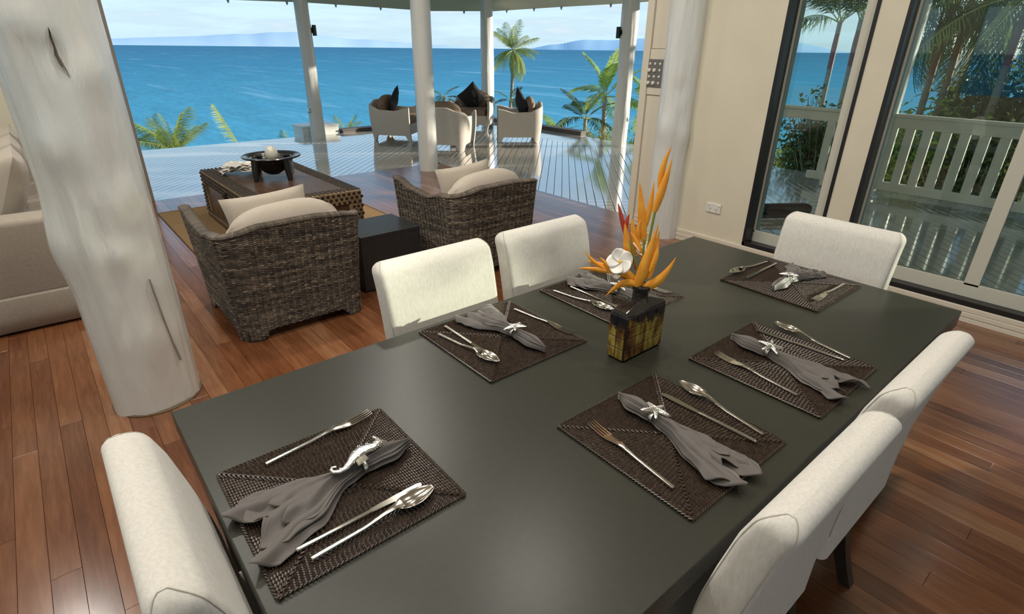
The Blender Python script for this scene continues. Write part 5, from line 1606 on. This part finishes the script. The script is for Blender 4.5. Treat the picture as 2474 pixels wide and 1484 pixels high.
# raised relief tiles, front, back and sides
def tiles(axis, sgn, n, W__, rows):
    for c_ in range(n):
        for r_ in range(rows):
            w_ = W__ * 2 / n; h_ = (vh - 0.012) / rows
            m = MB(); a0 = -W__ + c_ * w_ + 0.0014; a1 = a0 + w_ - 0.0028; z0 = 0.005 + r_ * h_ + 0.0012; z1 = z0 + h_ - 0.0024
            if axis == 'y': m.box(a0, a1, *sorted((sgn * (vy - 0.001), sgn * (vy + 0.0022))), z0, z1)
            else: m.box(*sorted((sgn * (vx - 0.001), sgn * (vx + 0.0022))), a0, a1, z0, z1)
            m.build('tile', gz, t, smooth=False, bevel=0.0012)
tiles('y', -1, 4, vx - 0.003, 4); tiles('y', 1, 4, vx - 0.003, 4); tiles('x', -1, 2, vy - 0.002, 4); tiles('x', 1, 2, vy - 0.002, 4)

# ================================================================== FLOWERS
orange_m = mat('orange_bract', (0.86, 0.30, 0.015), 0.4, var=((0.92, 0.42, 0.04), 25, (1, 1, 1)))
redbr_m = mat('red_bract', (0.50, 0.05, 0.02), 0.4)
stem_m = mat('green_stem', (0.22, 0.27, 0.05), 0.5)
petal_m = mat('white_petal', (0.80, 0.74, 0.66), 0.5, var=((0.84, 0.79, 0.72), 20, (1, 1, 1)))
def bract(pts, w, mt_, parent, dep=0.0):
    """pointed boat-shaped bract along a three point curve"""
    p0, p1, p2 = (Vector(p) for p in pts)
    view = Vector((p1.x, p1.y, 0)).normalized()
    off = view * dep
    p0, p1, p2 = p0 + off, p1 + off, p2 + off
    n = 12; rs = []
    ctrl = p1 * 2 - (p0 + p2) / 2
    for i in range(n + 1):
        f = i / n
        p = p0 * (1 - f) ** 2 + ctrl * 2 * f * (1 - f) + p2 * f * f
        d = (p0 * (-2 + 2 * f) + ctrl * (2 - 4 * f) + p2 * 2 * f).normalized()
        s = d.cross(view).normalized(); b = s.cross(d)
        r = 1.05 * w * (math.sin(PI * min(1, 0.12 + 0.88 * f)) ** 0.8 * (1 - 0.55 * f)) + 0.0006
        rs.append([p + s * r * math.cos(a) + b * r * (0.42 * math.sin(a) if math.sin(a) > 0 else 0.62 * abs(math.sin(a)) ** 2.2 * -1) for a in [2 * PI * k / 10 for k in range(10)]])
    m = MB(); m.rings(rs)
    base = Vector(parent.location)
    m.v = [tuple(Vector(v) - base) for v in m.v]
    return m.build('bract', mt_, parent, angle=60)
def stem(pts, r, parent, nm='stem'):
    base = Vector(parent.location); m = MB(); m.tube([Vector(p) - base for p in pts], r, 8); return m.build(nm, stem_m, parent)
NECK = Vector((1.190, 0.845, 0.80))
def heli(label, stempts, bracts):
    t = thing('heliconia', label, 'flower', NECK, group='heliconia flowers')
    stem([NECK, Vector((1.190, 0.845, 0.955))] + stempts, 0.0035, t)
    for pts, w, mt_, dep in bracts: bract(pts, w, mt_, t, dep)
O, Rd = orange_m, redbr_m
heli('tallest orange heliconia on a long green stem in the vase', [(1.194, 0.839, 1.107), (1.197, 0.834, 1.18)],
     [([(1.196, 0.836, 1.165), (1.2045, 0.824, 1.237), (1.212, 0.814, 1.302)], 0.0115, O, 0.0), ([(1.199, 0.831, 1.225), (1.2015, 0.83, 1.280), (1.210, 0.819, 1.331)], 0.0085, O, 0.012)])
heli('upright orange heliconia with two spread bracts in the vase', [(1.188, 0.849, 1.03), (1.186, 0.851, 1.09)],
     [([(1.186, 0.851, 1.060), (1.178, 0.862, 1.150), (1.170, 0.874, 1.233)], 0.0135, O, 0.03), ([(1.185, 0.852, 1.11), (1.189, 0.846, 1.176), (1.191, 0.845, 1.237)], 0.0085, O, 0.032)])
heli('red tipped heliconia rising at the left of the vase', [(1.175, 0.866, 1.03), (1.160, 0.887, 1.09)],
     [([(1.156, 0.894, 1.09), (1.147, 0.905, 1.140), (1.140, 0.914, 1.174)], 0.0065, Rd, 0.03), ([(1.156, 0.893, 1.095), (1.158, 0.893, 1.125), (1.160, 0.888, 1.147)], 0.007, Rd, 0.025),
      ([(1.168, 0.876, 1.020), (1.160, 0.887, 1.076), (1.154, 0.895, 1.128)], 0.0125, O, 0.0), ([(1.176, 0.866, 1.04), (1.168, 0.875, 1.103), (1.164, 0.882, 1.141)], 0.0080, O, 0.01), ([(1.186, 0.851, 1.035), (1.174, 0.867, 1.078), (1.163, 0.882, 1.104)], 0.009, O, 0.005), ([(1.180, 0.861, 1.05), (1.175, 0.866, 1.104), (1.179, 0.861, 1.139)], 0.007, O, 0.015)])
heli('broad orange heliconia leaning right over the vase rim', [(1.195, 0.838, 0.985)],
     [([(1.183, 0.855, 0.958), (1.193, 0.841, 1.035), (1.204, 0.825, 1.139)], 0.0165, O, -0.02), ([(1.199, 0.832, 0.980), (1.205, 0.825, 1.049), (1.207, 0.821, 1.118)], 0.012, O, -0.005), ([(1.201, 0.829, 1.01), (1.207, 0.821, 1.054), (1.2085, 0.820, 1.081)], 0.008, O, -0.03),
      ([(1.191, 0.844, 0.956), (1.216, 0.809, 0.980), (1.237, 0.779, 1.050)], 0.0155, O, -0.01)])
heli('orange heliconia spreading left and drooping over the vase rim', [(1.178, 0.862, 0.975), (1.150, 0.900, 0.985)],
     [([(1.182, 0.858, 0.966), (1.157, 0.891, 1.000), (1.130, 0.929, 1.029)], 0.0140, O, -0.01), ([(1.182, 0.858, 0.962), (1.160, 0.888, 0.962), (1.135, 0.922, 0.919)], 0.0125, O, -0.02), ([(1.175, 0.868, 0.968), (1.147, 0.906, 0.973), (1.123, 0.939, 0.977)], 0.0095, O, 0.02),
      ([(1.145, 0.910, 0.990), (1.114, 0.952, 0.993), (1.087, 0.990, 0.991)], 0.0085, O, -0.01), ([(1.130, 0.930, 0.998), (1.111, 0.957, 1.016), (1.096, 0.978, 1.043)], 0.0060, O, -0.01), ([(1.138, 0.919, 0.990), (1.131, 0.927, 1.014), (1.120, 0.943, 1.033)], 0.0085, O, -0.02), ([(1.140, 0.916, 0.996), (1.118, 0.946, 1.007), (1.100, 0.972, 1.011)], 0.0065, O, 0.0)])
bract([(1.180, 0.861, 1.00), (1.178, 0.862, 1.01), (1.172, 0.872, 1.035)], 0.006, redbr_m, bpy.data.objects['heliconia.002'])
def frangipani(c, n_, label, r=0.030):
    t = thing('frangipani', label, 'flower', c, group='white frangipani blossoms')
    n_ = Vector(n_).normalized(); ax = n_.orthogonal().normalized(); ay = n_.cross(ax)
    for k in range(5):
        a = 2 * PI * k / 5 + 0.3
        u = ax * math.cos(a) + ay * math.sin(a); s = n_.cross(u)
        m = MB()
        def fn(p, q, u=u, s=s):
            w = 0.62 * r * math.sin(PI * (0.10 + 0.86 * p) ** 1.35) ** 0.8
            b = 2 * q - 1
            return tuple(u * (r * 1.05 * p) + s * (b * w) + n_ * (0.004 * b + 0.010 * p * p - 0.002))
        m.grid(fn, 8, 6); m.build('petal', petal_m, t, solid=0.0012, angle=60)
    m = MB(); m.tube([-n_ * 0.012, n_ * 0.002, n_ * 0.0035], [0.003, 0.005, 0.002], 10); m.build('yellow_throat', mat('yellow_throat', (0.80, 0.50, 0.05), 0.5), t)
vd = -Vector((1.19, 0.845, -0.55)).normalized()
frangipani((1.128, 0.878, 1.030), vd + Vector((-0.3, 0.1, 0.3)), 'white frangipani blossom facing forward left of the vase neck', 0.034)
frangipani((1.205, 0.866, 1.066), vd + Vector((0.6, -0.3, 0.2)), 'white frangipani blossom peeking out behind the orange bracts', 0.034)
frangipani((1.160, 0.915, 0.990), vd + Vector((-0.2, -0.3, -0.5)), 'white frangipani blossom hanging low behind the drooping bracts', 0.026)
